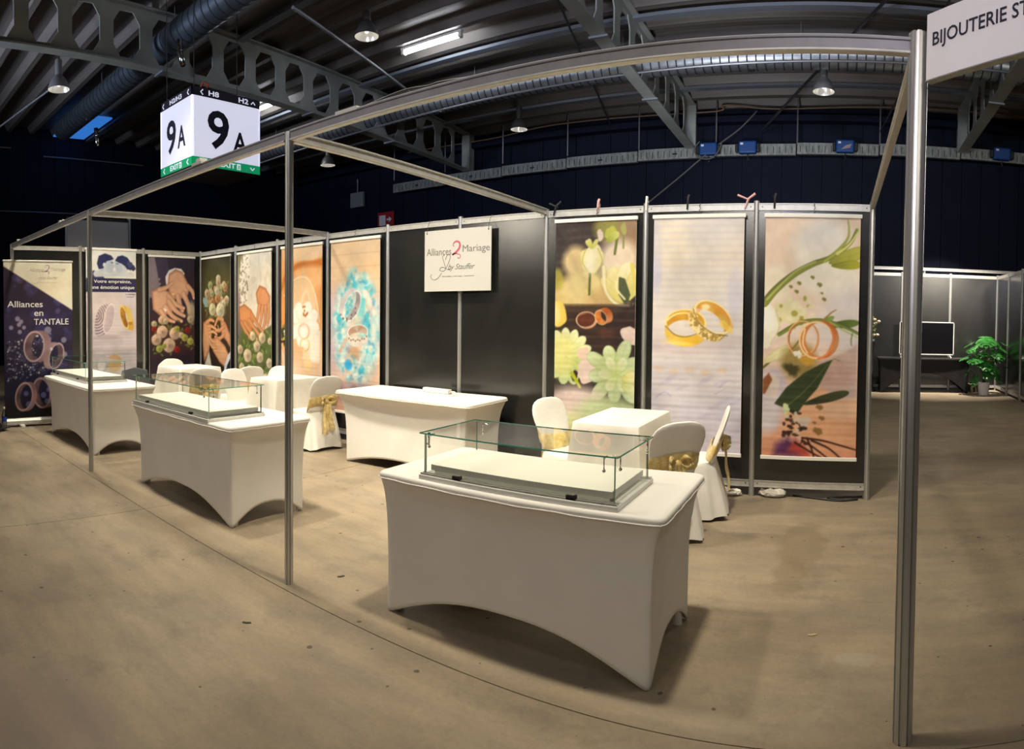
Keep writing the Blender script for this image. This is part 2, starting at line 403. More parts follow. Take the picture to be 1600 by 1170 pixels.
# castellated beams
def beam(x, label, ymin=-8.9):
    t = thing('castellated_beam', label, 'beam', (x, 0, 0), 0, 'castellated roof beams')
    web = MB(); P = .78; hw, hh = .26, .41
    y = 1.065 - P * 13
    while y < 12.6:
        if y - P / 2 > ymin:
            a, b = y - P / 2, min(y + P / 2, 12.95); zc = zlow(y) + BD / 2
            octo = [(-hw, -hh * .5), (-hw, hh * .5), (-hw * .5, hh), (hw * .5, hh), (hw, hh * .5), (hw, -hh * .5), (hw * .5, -hh), (-hw * .5, -hh)]
            T = 8; oc = [(y + q, zc + r) for q, r in octo]
            h2 = BD / 2
            out = [(a, zc - hh * .5), (a, zc + hh * .5), (y - hw * .5, zlow(y - .13) + BD), (y + hw * .5, zlow(y + .13) + BD), (b, zc + hh * .5), (b, zc - hh * .5), (y + hw * .5, zlow(y + .13)), (y - hw * .5, zlow(y - .13))]
            cor = {1: (a, zlow(a) + BD), 3: (b, zlow(b) + BD), 5: (b, zlow(b)), 7: (a, zlow(a))}
            for sx in (-.012, .012):
                for k in range(8):
                    j = (k + 1) % 8
                    pts = [oc[k], oc[j], out[j]] + ([cor[k]] if k in cor else []) + [out[k]]
                    n = len(web.v); web.v += [(sx, p[0], p[1]) for p in pts]; web.f.append(tuple(range(n, n + len(pts))) if sx > 0 else tuple(reversed(range(n, n + len(pts)))))
            for k in range(8):
                j = (k + 1) % 8
                web.quad((-.012, *oc[k]), (-.012, *oc[j]), (.012, *oc[j]), (.012, *oc[k]))
        y += P
    web.build('web', M_STEEL, t)
    for nm, dz in (('lower_flange', 0), ('upper_flange', BD)):
        f = MB(); y0, y1 = ymin, 12.95
        for (ya, yb) in ((y0, y1),):
            n = len(f.v); f.v += [(-.12, ya, zlow(ya) + dz - .015), (.12, ya, zlow(ya) + dz - .015), (.12, yb, zlow(yb) + dz - .015), (-.12, yb, zlow(yb) + dz - .015)]
            f.v += [(p[0], p[1], p[2] + .03) for p in f.v[n:n + 4]]
            for q in ((0, 3, 2, 1), (4, 5, 6, 7), (0, 1, 5, 4), (1, 2, 6, 5), (2, 3, 7, 6), (3, 0, 4, 7)): f.f.append(tuple(n + k for k in q))
        f.build(nm, M_STEEL, t)
    MB().box(-.13, .13, 12.95, 13.0, zlow(13) - .02, zlow(13) + BD + .03).build('end_plate', M_STEEL, t)
    MB().box(-.10, .10, 13.0, 13.25, zlow(13) - .02, zlow(13) + BD).build('wall_bracket', M_STEEL, t)
    for yy in (3.3, 6.9, 9.6):
        MB().box(-.16, .16, yy - .03, yy + .03, zlow(yy) - .05, zlow(yy) - .017).build('beam_clamp', M_CHAN, t)
    return t
beam(-1.80, 'large grey castellated roof beam with octagonal holes above the white 9A cube')
beam(4.77, 'grey castellated roof beam passing over the greens and rings banners')
beam(11.42, 'grey castellated roof beam at the right behind the shop name board')

# spiral ducts
M_SEAM = new_mat('duct_seam', (.05, .055, .06), .55, .5)
def duct(x0, x1, y, z, r, mat, name, label, seg):
    t = thing(name, label, 'duct', (x0, y, z)); seams = MB()
    n = int((x1 - x0) / seg)
    m1 = MB(); prf = []
    k = 0
    L = x1 - x0
    s = []
    for i in range(n):
        a = i * seg; s += [(a, r), (a + seg * .55, r + .003)]; seams.rings([[(a + e, (r + g) * math.cos(2 * PI * q / 28), (r + g) * math.sin(2 * PI * q / 28)) for q in range(28)] for e, g in ((-.014, .0), (-.010, .010), (.010, .010), (.014, .0))], closed_top=False)
    s.append((n * seg, r))
    rings = []
    for a, rr in s:
        rings.append([(a, rr * math.cos(2 * PI * q / 28), rr * math.sin(2 * PI * q / 28)) for q in range(28)])
    m1.rings(rings, closed_top=False); m1.build('duct_pipe', mat, t, smooth=True); seams.build('duct_seams', M_SEAM, t)['kind'] = 'stuff'
    MB().prism([(r * .99 * math.cos(2 * PI * q / 28), r * .99 * math.sin(2 * PI * q / 28)) for q in range(28)], -.01, .03, 'x').build('end_cap', mat, t)
    a = 1.8
    while a < L - 1:
        MB().tube([(a, 0, -r - .02), (a, 0, -r + .02)], .07, 12).build('air_nozzle', M_DARKMET, t)
        o = MB().tube([(a + .9, 0, r), (a + .9, 0, r + .5)], .008, 6).build('hanger_rod', M_PIPE, t)
        a += 3.4
    return t
def dz(y): return zlow(y) + BD / 2
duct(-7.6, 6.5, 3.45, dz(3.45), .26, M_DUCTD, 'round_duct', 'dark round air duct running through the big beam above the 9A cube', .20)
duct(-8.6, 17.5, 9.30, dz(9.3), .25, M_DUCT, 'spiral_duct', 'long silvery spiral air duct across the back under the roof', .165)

# little nozzles hanging from the dark duct
for (x, y, z, lab) in ((-5.4, 3.5, 5.65, 'small chrome nozzle pipe under the left end of the dark duct'), (-.9, 3.2, 5.9, 'small chrome nozzle pipe under the dark duct beside the big beam')):
    tag(MB().tube([(x, y, z + .28), (x + .03, y, z + .05), (x + .12, y, z - .18)], [.055, .05, .045], 10).tube([(x - .04, y, z + .1), (x + .08, y, z + .1)], .03, 8).build('duct_nozzle', M_CHROME, None, smooth=True), lab, 'nozzle')

# high-bay lamps
M_SHADE = new_mat('lamp_shade_grey', (.16, .155, .15), .4, .6)
M_SHADE2 = new_mat('lamp_shade_light', (.42, .42, .43), .35, .6)
M_LAMPIN = new_mat('lamp_reflector', (.55, .54, .50), .25, .9, emit=(1, .93, .8), estr=.35)
M_BULB = new_mat('lamp_bulb', (.9, .9, .85), .3, emit=(1, .95, .85), estr=1.6)
def lamp(loc, r, label, mat):
    t = thing('high_bay_lamp', label, 'lamp', loc, 0, 'high bay lamps')
    MB().lathe([(r, 0), (r * .98, r * .12), (r * .86, r * .55), (r * .62, r * .98), (r * .36, r * 1.25), (r * .34, r * 1.3)], 28).build('shade', mat, t, smooth=True)
    MB().lathe([(r * .97, .003), (r * .84, r * .53), (r * .6, r * .9), (r * .3, r * 1.1), (.001, r * 1.12)], 28).build('reflector', M_LAMPIN, t, smooth=True)
    MB().lathe([(r * .33, r * 1.28), (r * .33, r * 2.6), (r * .22, r * 2.75), (.001, r * 2.75)], 20).build('ballast_housing', mat, t, smooth=True)
    MB().lathe([(.001, r * .25), (r * .16, r * .35), (r * .2, r * .6), (r * .1, r * 1.1)], 14).build('bulb', M_BULB, t, smooth=True)
    ztop = zlow(loc[1]) + BD - loc[2]
    MB().tube([(0, 0, r * 2.7), (0, 0, max(ztop, r * 3))], .012, 6).build('suspension_rod', M_DARKMET, t)
lamp((-2.92, 1.72, 5.80), .21, 'silver bell lamp hanging at the far left above the wall', M_SHADE2)
lamp((.64, 6.16, 6.52), .22, 'dark bell lamp nearest the lit fluorescent tube', M_SHADE)
lamp((.91, 11.28, 6.05), .21, 'small bell lamp hanging below the spiral duct at the centre', M_SHADE)
lamp((8.12, 9.77, 5.84), .21, 'bell lamp hanging right of centre over the calla banner', M_SHADE2)
lamp((-3.85, 9.44, 5.50), .20, 'dim bell lamp behind the front truss by the front post', M_SHADE)

# fluorescent tubes
M_TUBE = new_mat('lit_tube', (1, 1, 1), .5, emit=(.90, .93, 1.0), estr=45)
for (x, y, lab) in ((.93, 7.70, 'lit fluorescent tube on the roof deck between the two beams'), (-4.75, 7.72, 'lit fluorescent tube partly hidden behind the 9A cube')):
    z = zlow(y) + BD - .083
    t = thing('fluorescent_lamp', lab, 'lamp', (x, y, z), 0, 'fluorescent tubes under the roof')
    MB().box(-.74, .74, -.05, .05, .04, .09).build('lamp_housing', M_WHITE, t)
    MB().tube([(-.70, 0, 0), (.70, 0, 0)], .042, 12).build('lamp_tube', M_TUBE, t, smooth=True)
    for s in (-1, 1): MB().box(.70 * s - .03, .70 * s + .03, -.045, .045, -.045, .05).build('tube_socket', M_WHITE, t)

# cable tray at the back wall with its segments, hoists, drop pipes
ry = 13.05
t = thing('cable_tray', 'long grey cable tray running along the back wall below the beams', 'cable tray', (0, ry, 5.50))
seg = MB().box(0, 1.97, -.05, .05, 0, .27).mesh('tray_segment', noise_mat('tray_grey', (.20, .22, .20), (.36, .38, .35), 6, .6, .2, stretch=(3, 1, 1)))
slot = MB()
for q in range(13): slot.box(.07 + q * .15, .085 + q * .15, -.054, -.05, .04, .2)
slot.box(.9, 1.02, -.056, -.05, .10, .14)
slotm = slot.mesh('slot', M_BLACK)
for k in range(11):
    x = -4.6 + k * 2.0
    o = bpy.data.objects.new('tray_segment', seg); COL.objects.link(o); o.parent = t; o.location = (x, 0, .012 * (x - 6))
    s = bpy.data.objects.new('slots', slotm); s['kind'] = 'stuff'; COL.objects.link(s); s.parent = o
    MB().tube([(x, .0, .27), (x, 0, 1.35)], .02, 6).build('drop_pipe', M_PIPE, t)
for (x, lab) in ((5.24, 'blue hoist box on the cable tray with a cable looped over it'), (6.21, 'blue hoist box just right of the looped cable'), (8.56, 'blue hoist box on the tray above the calla banner'), (12.4, 'blue hoist box at the far right beyond the tall post')):
    t = thing('chain_hoist', lab, 'hoist', (x, 12.90, 5.50 + .012 * (x - 6)), 0, 'blue hoists on the cable tray')
    MB().box(-.22, .22, -.09, .09, 0, .30).build('motor_body', M_BLUE, t, bevel=.04)
    MB().box(.22, .30, -.07, .07, .04, .24).build('end_cover', M_BLACK, t, bevel=.02)
    MB().box(-.30, -.22, -.07, .07, .04, .24).build('end_cover', M_BLACK, t, bevel=.02)
    MB().tube([(0, 0, -.01), (0, 0, -.10), (.03, 0, -.13), (.0, 0, -.16)], .015, 6).build('hook', M_DARKMET, t)
    MB().box(-.17, -.10, -.094, -.089, .20, .25).build('sticker', M_WHITETXT, t)
    if x == 8.56: MB().prism([(-.1, .06), (.12, .1), (.16, .2), (.02, .16)], -.094, -.089, 'y').build('sticker', new_mat('faded_sticker', (.4, .3, .3), .5), t)
# wires and pipes
def wire(name, pts, r, label, cat, mat=M_CABLE, group=None):
    return tag(MB().tube(smooth_path(pts, 8), r, 6).build(name, mat, None, smooth=True), label, cat, group)
wire('electric_cable', [(6.4, 13.1, 6.6), (6.0, 13.0, 6.15), (5.5, 12.9, 5.75), (5.0, 12.85, 5.35), (4.5, 12.85, 4.95), (3.7, 12.85, 4.35)], .022, 'grey cable hanging diagonally from the roof past the blue hoist', 'cable')
wire('electric_cable', [(5.05, 12.75, 5.80), (4.92, 12.75, 5.6), (5.05, 12.75, 5.4), (5.35, 12.75, 5.38), (5.52, 12.75, 5.55), (5.6, 12.75, 5.75)], .018, 'thin cable loop wrapped round the blue hoist box', 'cable')
wire('electric_cable', [(-4, 13.0, 6.55), (-1, 13.0, 6.50), (1, 13.0, 6.62), (5.2, 13.0, 6.58), (5.6, 13.0, 6.72), (7, 13.0, 6.60), (10, 13, 6.70), (14, 13, 6.75)], .018, 'thin tan cable run along the top of the back wall', 'cable', new_mat('tan_cable', (.28, .17, .09), .6))
tag(MB().tube([(-8.5, 8.5, 5.7), (16, 8.5, 6.0)], .022, 6).build('conduit_pipe', M_PIPE), 'straight thin conduit just below the spiral duct', 'pipe')
tag(MB().tube([(.9, 4.2, 6.3), (-.5, 9.0, 6.45)], .03, 8).build('tie_rod', M_PIPE), 'thin blue-grey rod crossing the roof left of the lit tube', 'rod')
tag(MB().tube([(4.0, 6.6, 6.85), (2.7, 12.8, 6.4)], .022, 6).build('bracing_rod', M_DARKMET), 'dark bracing rod crossing the roof right of the lit tube', 'rod')
tag(MB().tube([(10.2, 6.0, 6.95), (6.55, 13.0, 6.1)], .03, 6).build('bracing_rod', M_DARKMET), 'dark bracing rod descending to the wall above the gold rings banner', 'rod')
tag(MB().tube([(10.5, 5.5, 6.95), (9.4, 13.0, 6.1)], .02, 6).build('bracing_rod', M_DARKMET), 'dark bracing rod beside the top of the tall right post', 'rod')
tag(MB().tube([(-9.6, .5, 5.75), (-3.3, 1.7, 5.95)], .02, 6).build('conduit_pipe', M_PIPE), 'thin pale pipe running left from the silver bell lamp', 'pipe')
for (z, y0, y1, lab) in ((6.55, .2, 2.6, 'short thin conduit high on the dark left wall'), (6.35, 3.6, 7.0, 'thin conduit on the left wall level with the 9A cube'), (4.65, .0, 4.8, 'low thin conduit on the left wall above the booth corner')):
    tag(MB().tube([(-9.9, y0, z), (-9.9, y1, z)], .02, 6).build('conduit_pipe', M_PIPE), lab, 'pipe')
t = thing('emergency_sign', 'small red and white evacuation sign on the dark back wall', 'sign', (-5.16, 13.30, 4.42))
MB().box(-.35, .35, -.02, .02, 0, .44).build('sign_plate', new_mat('sign_red', (.42, .02, .03), .5), t)
MB().box(-.27, .0, -.03, -.02, 0, .34).build('white_panel', M_WHITETXT, t)
MB().prism([(.05, .16), (.15, .16), (.15, .10), (.27, .19), (.15, .28), (.15, .22), (.05, .22)], -.03, -.02, 'y').build('arrow', M_WHITETXT, t)
t = thing('wall_notice', 'small pale rectangular box sign high on the dark back wall', 'sign', (-6.43, 13.30, 5.15))
MB().box(-.30, .30, -.08, .02, 0, .50).build('sign_plate', new_mat('pale_sign', (.25, .27, .28), .5), t, bevel=.01)
MB().tube([(0, -.03, .5), (0, -.03, .95)], .015, 6).build('hanger_rod', M_PIPE, t)

# hanging direction sign cube
t = thing('direction_sign', 'lit white hanging cube sign reading 9A with green exit bands', 'sign', (-.70, 2.72, 3.77))
SW, SD, SH = 1.01, 1.28, 1.19
M_LIT = new_mat('lit_sign_white', (.8, .8, .9), .4, emit=(.80, .82, 1.0), estr=.62)
M_LITG = new_mat('lit_sign_green', (.01, .25, .10), .4, emit=(.004, .22, .085), estr=.9)
M_SIGNK = new_mat('sign_dark_band', (.025, .023, .04), .4)
M_LITT = new_mat('lit_letters', (.8, .8, .9), .4, emit=(.8, .82, 1), estr=.6)
MB().box(.02, SW - .02, .02, SD - .02, .01, SH - .01).build('sign_frame', M_BLACK, t)
def face(w_, loc, rz, kind):
    f = MB().box(0, w_, 0, .03, .135, 1.055).build('lit_panel', M_LIT, t, loc=loc, rot=(0, 0, rz))
    k = MB().box(0, w_, 0, .03, 1.055, SH).build('dark_band', M_SIGNK, t, loc=loc, rot=(0, 0, rz))
    g = MB().box(0, w_, 0, .03, 0, .135).build('green_band', M_LITG, t, loc=loc, rot=(0, 0, rz))
    def chev(par, cx, cz, d, s=.04):
        mb = MB(); wv = .018
        if d == 'l': p = [(s * .5, s), (-s * .5, 0), (s * .5, -s)]
        elif d == 'd': p = [(-s, s * .5), (0, -s * .5), (s, s * .5)]
        else: p = [(-s, -s * .5), (0, s * .5), (s, -s * .5)]
        stroke_mesh(mb, [(cx + a, cz + b) for a, b in p], wv, -.002, .003); mb.build('arrow', M_LITT, par)
    def pict(par, cx, cz):
        mb = MB().box(cx - .035, cx + .035, -.005, -.001, cz - .045, cz + .045); mb.build('exit_pictogram', M_LITT, par)
        q = MB(); stroke_mesh(q, [(cx - .02, cz - .035), (cx, cz - .005), (cx + .005, cz + .02)], .012, -.006, .002); stroke_mesh(q, [(cx, cz - .005), (cx + .02, cz - .035)], .010, -.006, .002); stroke_mesh(q, [(cx - .02, cz + .012), (cx + .022, cz + .008)], .010, -.006, .002); q.build('running_figure', M_LITG, par)
    if kind == 'left':
        text('9', 1, f, M_TXTB, (w_ * .36, -.003, .135 + .16), width=.30, height=.54, bold=.02, name='numeral')
        text('A', 1, f, M_TXTB, (w_ * .68, -.003, .135 + .20), width=.24, height=.34, bold=.02)
        chev(k, .10, SH - .07, 'l'); text('H2/H3', 1, k, M_LITT, (w_ * .5, -.003, SH - .105), width=.38, height=.075, bold=.02); chev(k, w_ - .12, SH - .07, 'l')
        chev(g, .12, .068, 'l'); text('EXIT', 1, g, M_LITT, (w_ * .45, -.003, .03), width=.27, height=.08, bold=.02); pict(g, w_ * .64, .068); chev(g, w_ - .14, .068, 'l')
    else:
        text('9', 1, f, M_TXTB, (w_ * .37, -.003, .135 + .15), width=.40, height=.60, bold=.02, name='numeral')
        text('A', 1, f, M_TXTB, (w_ * .69, -.003, .135 + .15), width=.28, height=.33, bold=.02)
        chev(k, .17, SH - .07, 'l'); text('H8', 1, k, M_LITT, (w_ * .30, -.003, SH - .105), width=.19, height=.08, bold=.02)
        text('H2', 1, k, M_LITT, (w_ * .74, -.003, SH - .105), width=.19, height=.08, bold=.02); chev(k, w_ * .89, SH - .07, 'u')
        chev(g, .17, .068, 'd'); text('EXIT', 1, g, M_LITT, (w_ * .5, -.003, .03), width=.30, height=.08, bold=.02); pict(g, w_ * .67, .068); chev(g, w_ * .88, .068, 'd')
MB().box(0, SW, 0, SD, -.012, -.001).build('bottom_plate', M_BLACK, t)
face(SW, (0, 0, 0), 0, 'left')
face(SD, (SW, 0, 0), PI / 2, 'right')
face(SW, (SW, SD, 0), PI, 'left')
face(SD, (0, SD, 0), -PI / 2, 'right')
for (x, y) in ((.08, .08), (SW - .08, .08), (SW / 2, SD - .1)):
    MB().tube([(x, y, SH), (x, y, SH + 2.05)], .008, 6).build('hanging_wire', M_DARKMET, t)
MB().tube([(.70, .3, SH + .05), (.85, .3, SH + .15), (1.0, .3, SH + .05), (.9, .3, SH + .0)], .018, 6).build('orange_strap', new_mat('orange_strap', (.5, .08, .02), .6), t)

# ================================================================== THE BOOTH
def post_poly(r=.024):
    out = []
    for k in range(8):
        a0 = PI / 4 * k + PI / 8
        for da, rr in ((-.36, 1), (-.11, 1.0), (-.09, .80), (.09, .80), (.11, 1.0), (.36, 1)):
            a = a0 + da; out.append((r * rr * math.cos(a), r * rr * math.sin(a)))
    return out
def post_mesh(r, h): return MB().prism(post_poly(r), 0, h).mesh('booth_post', M_ALU)
pm = post_mesh(.0235, H); pmb = post_mesh(.036, H + .02)
def post(x, y, label, me=None):
    t = thing('booth_post', label, 'post', (x, y, 0), 0, 'aluminium posts of the booth')
    o = bpy.data.objects.new('post_profile', me or pm); COL.objects.link(o); o.parent = t
    hh = H if me is None else H + .02
    MB().prism([(a * .98, b * .98) for a, b in post_poly(.0235 if me is None else .031)], hh, hh + .006).build('end_cap', M_BLACK if me is None else M_ALU, t)
    return t
names = ['orange hands banner in the corner', '']
post_l = ['aluminium post in the back left corner of the booth',
 'aluminium post between the ring-giving banner and the lace bride banner',
 'aluminium post between the lace bride banner and the orange flower banner',
 'aluminium post between the orange flower banner and the turquoise banner',
 'aluminium post between the turquoise banner and the bare black panel',
 'aluminium post running down behind the white logo board',
 'aluminium post left of the greens and small rings banner',
 'aluminium post left of the big gold rings banner',
 'aluminium post right of the big gold rings banner',
 'aluminium end post right of the calla banner']
for i in range(10): post(i * M, D, post_l[i])
post(0, 0, 'aluminium front corner post at the left edge behind the pull-up banner')
post(0, D / 3, 'aluminium left wall post just left of the couple banner')
post(0, 2 * D / 3, 'aluminium left wall post between the couple banner and the clasped hands banner')
post(3 * M, 0, 'free-standing aluminium post in front of the far left display table')
post(6 * M, 0, 'free-standing aluminium post before the middle display table')
post(9 * M, 0, 'tallest nearest aluminium post at the right of the picture', pmb)

def panel(x, y, rz, label, w_=M, low=.10, group='black panels of the booth walls'):
    t = thing('booth_wall_panel', label, 'wall panel', (x, y, 0), rz, group)
    a = .022
    MB().box(a, w_ - a, -.004, .004, low + .03, H - .07).build('infill_board', M_BLACKP, t)
    for nm, z0, z1 in (('top_rail', H - .08, H - .02), ('bottom_rail', low - .02, low + .04)):
        r = MB().box(a, w_ - a, -.012, .012, z0, z1).box(a, w_ - a, -.017, .017, z0, z0 + .008).box(a, w_ - a, -.017, .017, z1 - .008, z1).build(nm, M_RAIL, t)
        mb = MB()
        for xx in (.05, w_ - .05): mb.prism([(xx + .006 * math.cos(q * PI / 4), (z0 + z1) / 2 + .006 * math.sin(q * PI / 4)) for q in range(8)], -.0135, -.011, 'y')
        mb.build('lock_screws', M_DARKMET, r)['kind'] = 'stuff'
    return t
pl = ['black wall panel behind the ring-giving banner in the corner', 'black wall panel behind the lace bride banner', 'black wall panel behind the orange flower banner',
 'black wall panel behind the turquoise and silver rings banner', 'bare black wall panel left of the post under the logo board', 'bare black wall panel right of the post under the logo board',
 'black wall panel behind the greens and small rings banner', 'black wall panel behind the big gold rings banner', 'black end wall panel behind the calla banner']
for i in range(9): panel(i * M, D, 0, pl[i])
pl2 = ['black left wall panel behind the pull-up banner', 'black left wall panel behind the couple banner', 'black left wall panel behind the clasped hands banner']
for i in range(3): panel(0, i * D / 3, PI / 2, pl2[i], D / 3)

def rail(x0, y0, x1, y1, label, h=.058, z=H + .004):
    L = math.hypot(x1 - x0, y1 - y0); t = thing('booth_beam', label, 'beam', (x0, y0, z - h), math.atan2(y1 - y0, x1 - x0), 'overhead beams of the booth frame')
    cross = abs(x1 - x0) < .01; mt = M_RAIL if cross else M_BEAMSHADE  # front beams take the shaded copy, cross beams the plain rail aluminium
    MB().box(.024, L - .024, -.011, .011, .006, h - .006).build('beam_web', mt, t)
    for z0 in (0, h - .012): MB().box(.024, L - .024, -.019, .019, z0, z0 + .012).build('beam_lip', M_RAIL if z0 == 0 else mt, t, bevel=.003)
    return t
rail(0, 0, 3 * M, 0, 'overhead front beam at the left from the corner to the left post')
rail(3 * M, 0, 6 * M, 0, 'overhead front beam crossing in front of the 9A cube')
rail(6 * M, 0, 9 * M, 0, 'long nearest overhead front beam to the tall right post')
rail(3 * M, 0, 3 * M, D, 'overhead cross beam running back to the orange flower banner')
rail(6 * M, 0, 6 * M, D, 'overhead cross beam running back beside the logo board')
rail(9 * M, 0, 9 * M, D, 'overhead cross beam from the tall right post to the end post')

# bits on the beams: clamps, tape, tie ends
t = tag(MB().box(-.06, .06, -.03, .05, 0, .02).box(-.02, .03, -.02, .04, .02, .045).build('beam_clip', M_WHITE, None, loc=(4.92, 0, H - .004)), 'white tape bundle on the front beam under the 9A cube', 'clip')
tag(MB().tube(smooth_path([(0, 0, .0), (.06, 0, .02), (.12, .01, .012), (.3, 0, .004)]), .006, 6).box(-.03, .02, -.02, .02, 0, .025).build('beam_clip', M_WHITE, None, loc=(2.1, 0, H - .004)), 'small white clip on the left front beam', 'clip')
tag(MB().tube(smooth_path([(-.35, 0, .0), (-.1, 0, .022), (.05, 0, .012), (.12, 0, .014), (.3, 0, .0)]), .005, 6).build('beam_cable', M_BLACK, None, loc=(6.75, 0, H + .003)), 'black cable scrap on the front beam right of the post', 'cable')
tag(MB().box(-.07, .08, -.02, .02, 0, .018).build('beam_clip', M_WHITE, None, loc=(6.3, 0, H - .004)), 'white tape bundle on the beam just right of the front post', 'clip')
tag(MB().box(-.02, .02, -.02, .02, 0, .03).build('beam_clip', M_WHITE, None, loc=(0.35, 0, H - .004)), 'small white clip at the left end of the front beam', 'clip')
M_PEG = new_mat('pink_clip', (.75, .42, .40), .5)
def peg(x, label, mat, lean=.2):
    o = MB().tube([(0, -.022, -.05), (lean * .04, -.022, .03), (lean * .12, -.01, .075)], [.008, .010, .012], 8).tube([(0, .022, -.03), (lean * .04, .02, .03), (-lean * .10, .01, .070)], [.007, .009, .010], 8).build('spring_clamp', mat, None)
    o.location = (x, D, H - .015); tag(o, label, 'clamp', 'clamps on the top rail')
peg(5.93, 'black spring clamp on the rail at the corner of the greens banner', M_BLACK, .6)
peg(6.37, 'pale pink clip on the rail above the greens banner', M_PEG, .1)
peg(6.83, 'whitish knob on top of the post left of the gold rings banner', M_WHITE, .02)
peg(7.20, 'black spring clamp on the rail above the gold rings banner', M_BLACK, .1)
peg(7.70, 'pale pink clip on the rail right of the gold rings banner', M_PEG, .7)
peg(7.95, 'black spring clamp on the rail above the calla banner', M_BLACK, .1)

# name board at the right, on the side of the nearest post
fa = math.atan2(-.31, .255)
t = thing('name_board', 'white fascia board lettered BIJOUTERIE ST at the top right', 'sign', (8.805, -.045, 2.34), fa)
MB().box(.0, 1.35, -.012, .012, 0, .228).build('board', new_mat('fascia_white', (.80, .77, .80), .5), t)
text('BIJOUTERIE STAUFFER', 1, t, M_TXTB, (.025, -.014, .098), width=.61, height=.060, align='LEFT', bold=.006)
MB().box(.0, 1.35, -.016, .016, -.004, .0).build('edge_strip', M_ALU, t)

# ------------------------------------------------------------------ banner prints painted on fine meshes
rs = np.random.RandomState(11)
def vnoise(X, Y, s, seed, octv=3):
    r = np.random.RandomState(seed); out = np.zeros_like(X); amp = 1; tot = 0
    for o in range(octv):
        G = r.rand(64, 64); x = (X / s) % 63; y = (Y / s) % 63; i = x.astype(int); j = y.astype(int); fx = x - i; fy = y - j
        fx = fx * fx * (3 - 2 * fx); fy = fy * fy * (3 - 2 * fy); i2 = (i + 1) % 64; j2 = (j + 1) % 64
        out += amp * ((G[j, i] * (1 - fx) + G[j, i2] * fx) * (1 - fy) + (G[j2, i] * (1 - fx) + G[j2, i2] * fx) * fy); tot += amp; amp *= .5; s = s / 2
    return out / tot
class Paint:
    def __init__(s, w_, h_, nx, ny, col=(255, 255, 255)):
        s.w, s.h, s.nx, s.ny = w_, h_, nx, ny
        s.X, s.Y = np.meshgrid(np.linspace(0, w_, nx), np.linspace(0, h_, ny)); s.I = np.zeros((ny, nx, 3)); s.I[:] = col; s.px = w_ / nx
    def put(s, m, col, a=1.0):
        m = np.clip(m, 0, 1) * a
        s.I = s.I * (1 - m[..., None]) + np.asarray(col, float) * m[..., None]
    def vgrad(s, stops):
        ys = [p for p, _ in stops]; s.I = np.stack([np.interp(s.Y, ys, [c[k] for _, c in stops]) for k in range(3)], -1)
    def ell(s, cx, cy, rx, ry, rot=0, soft=None):
        soft = soft if soft else s.px; c, n = math.cos(rot), math.sin(rot); dx, dy = s.X - cx, s.Y - cy
        d = np.hypot((dx * c + dy * n) / rx, (-dx * n + dy * c) / ry); return np.clip((1 - d) * min(rx, ry) / soft + .5, 0, 1)
    def blur(s, cx, cy, rx, ry, col, a=1, rot=0, soft=.7): s.put(s.ell(cx, cy, rx * (1 + soft / 3), ry * (1 + soft / 3), rot, soft * min(rx, ry)), col, a)
    def wob(s, cx, cy, rx, ry, col, seed=1, amt=.25, a=1, soft=None):
        an = np.arctan2(s.Y - cy, s.X - cx); r = np.random.RandomState(seed); k = 1
        for q in (2, 3, 5, 7): k = k + amt / q * np.sin(q * an + r.rand() * 6.3)
        d = np.hypot((s.X - cx) / rx, (s.Y - cy) / ry) / k; s.put(np.clip((1 - d) * min(rx, ry) / (soft or s.px) + .5, 0, 1), col, a)
    def line(s, pts, r0, r1=None, soft=None, smooth=True):
        """mask and cross coordinate (-1..1) of a tapered stroke"""
        r1 = r0 if r1 is None else r1; soft = soft or s.px
        if smooth and len(pts) > 2: pts = smooth_path(pts, 5)
        best = np.full(s.X.shape, 1e9); cr = np.zeros_like(s.X); n = len(pts) - 1
        R = np.zeros_like(s.X)
        for i in range(n):
            ax, ay = pts[i]; bx, by = pts[i + 1]; dx, dy = bx - ax, by - ay; l2 = dx * dx + dy * dy + 1e-12
            t_ = np.clip(((s.X - ax) * dx + (s.Y - ay) * dy) / l2, 0, 1); ex = s.X - ax - t_ * dx; ey = s.Y - ay - t_ * dy; d = np.hypot(ex, ey)
            rr = r0 + (r1 - r0) * (i + t_) / n; q = d - rr; u = q < best
            best = np.where(u, q, best); R = np.where(u, rr, R); cr = np.where(u, (ex * -dy + ey * dx) / math.sqrt(l2) / np.maximum(rr, 1e-6), cr)
        return np.clip(-best / soft + .5, 0, 1), cr
    def stroke(s, pts, r0, r1, col, dark=None, a=1, soft=None):
        m, c = s.line(pts, r0, r1, soft); col = np.asarray(col, float)
        if dark is None: s.put(m, col, a)
        else:
            k = np.clip(np.abs(c - .15) ** 2.2, 0, 1)[..., None]; s.put(m, col * (1 - k) + np.asarray(dark, float) * k, a)
    def poly(s, pts, col, a=1, soft=None):
        soft = soft or s.px; ins = np.zeros(s.X.shape, bool); dist = np.full(s.X.shape, 1e9); n = len(pts)
        for i in range(n):
            ax, ay = pts[i]; bx, by = pts[(i + 1) % n]
            c = ((ay > s.Y) != (by > s.Y)) & (s.X < (bx - ax) * (s.Y - ay) / ((by - ay) or 1e-9) + ax); ins ^= c
            dx, dy = bx - ax, by - ay; t_ = np.clip(((s.X - ax) * dx + (s.Y - ay) * dy) / (dx * dx + dy * dy + 1e-12), 0, 1)
            dist = np.minimum(dist, np.hypot(s.X - ax - t_ * dx, s.Y - ay - t_ * dy))
        m = np.clip(np.where(ins, dist, -dist) / soft + .5, 0, 1); s.put(m, col, a); return m
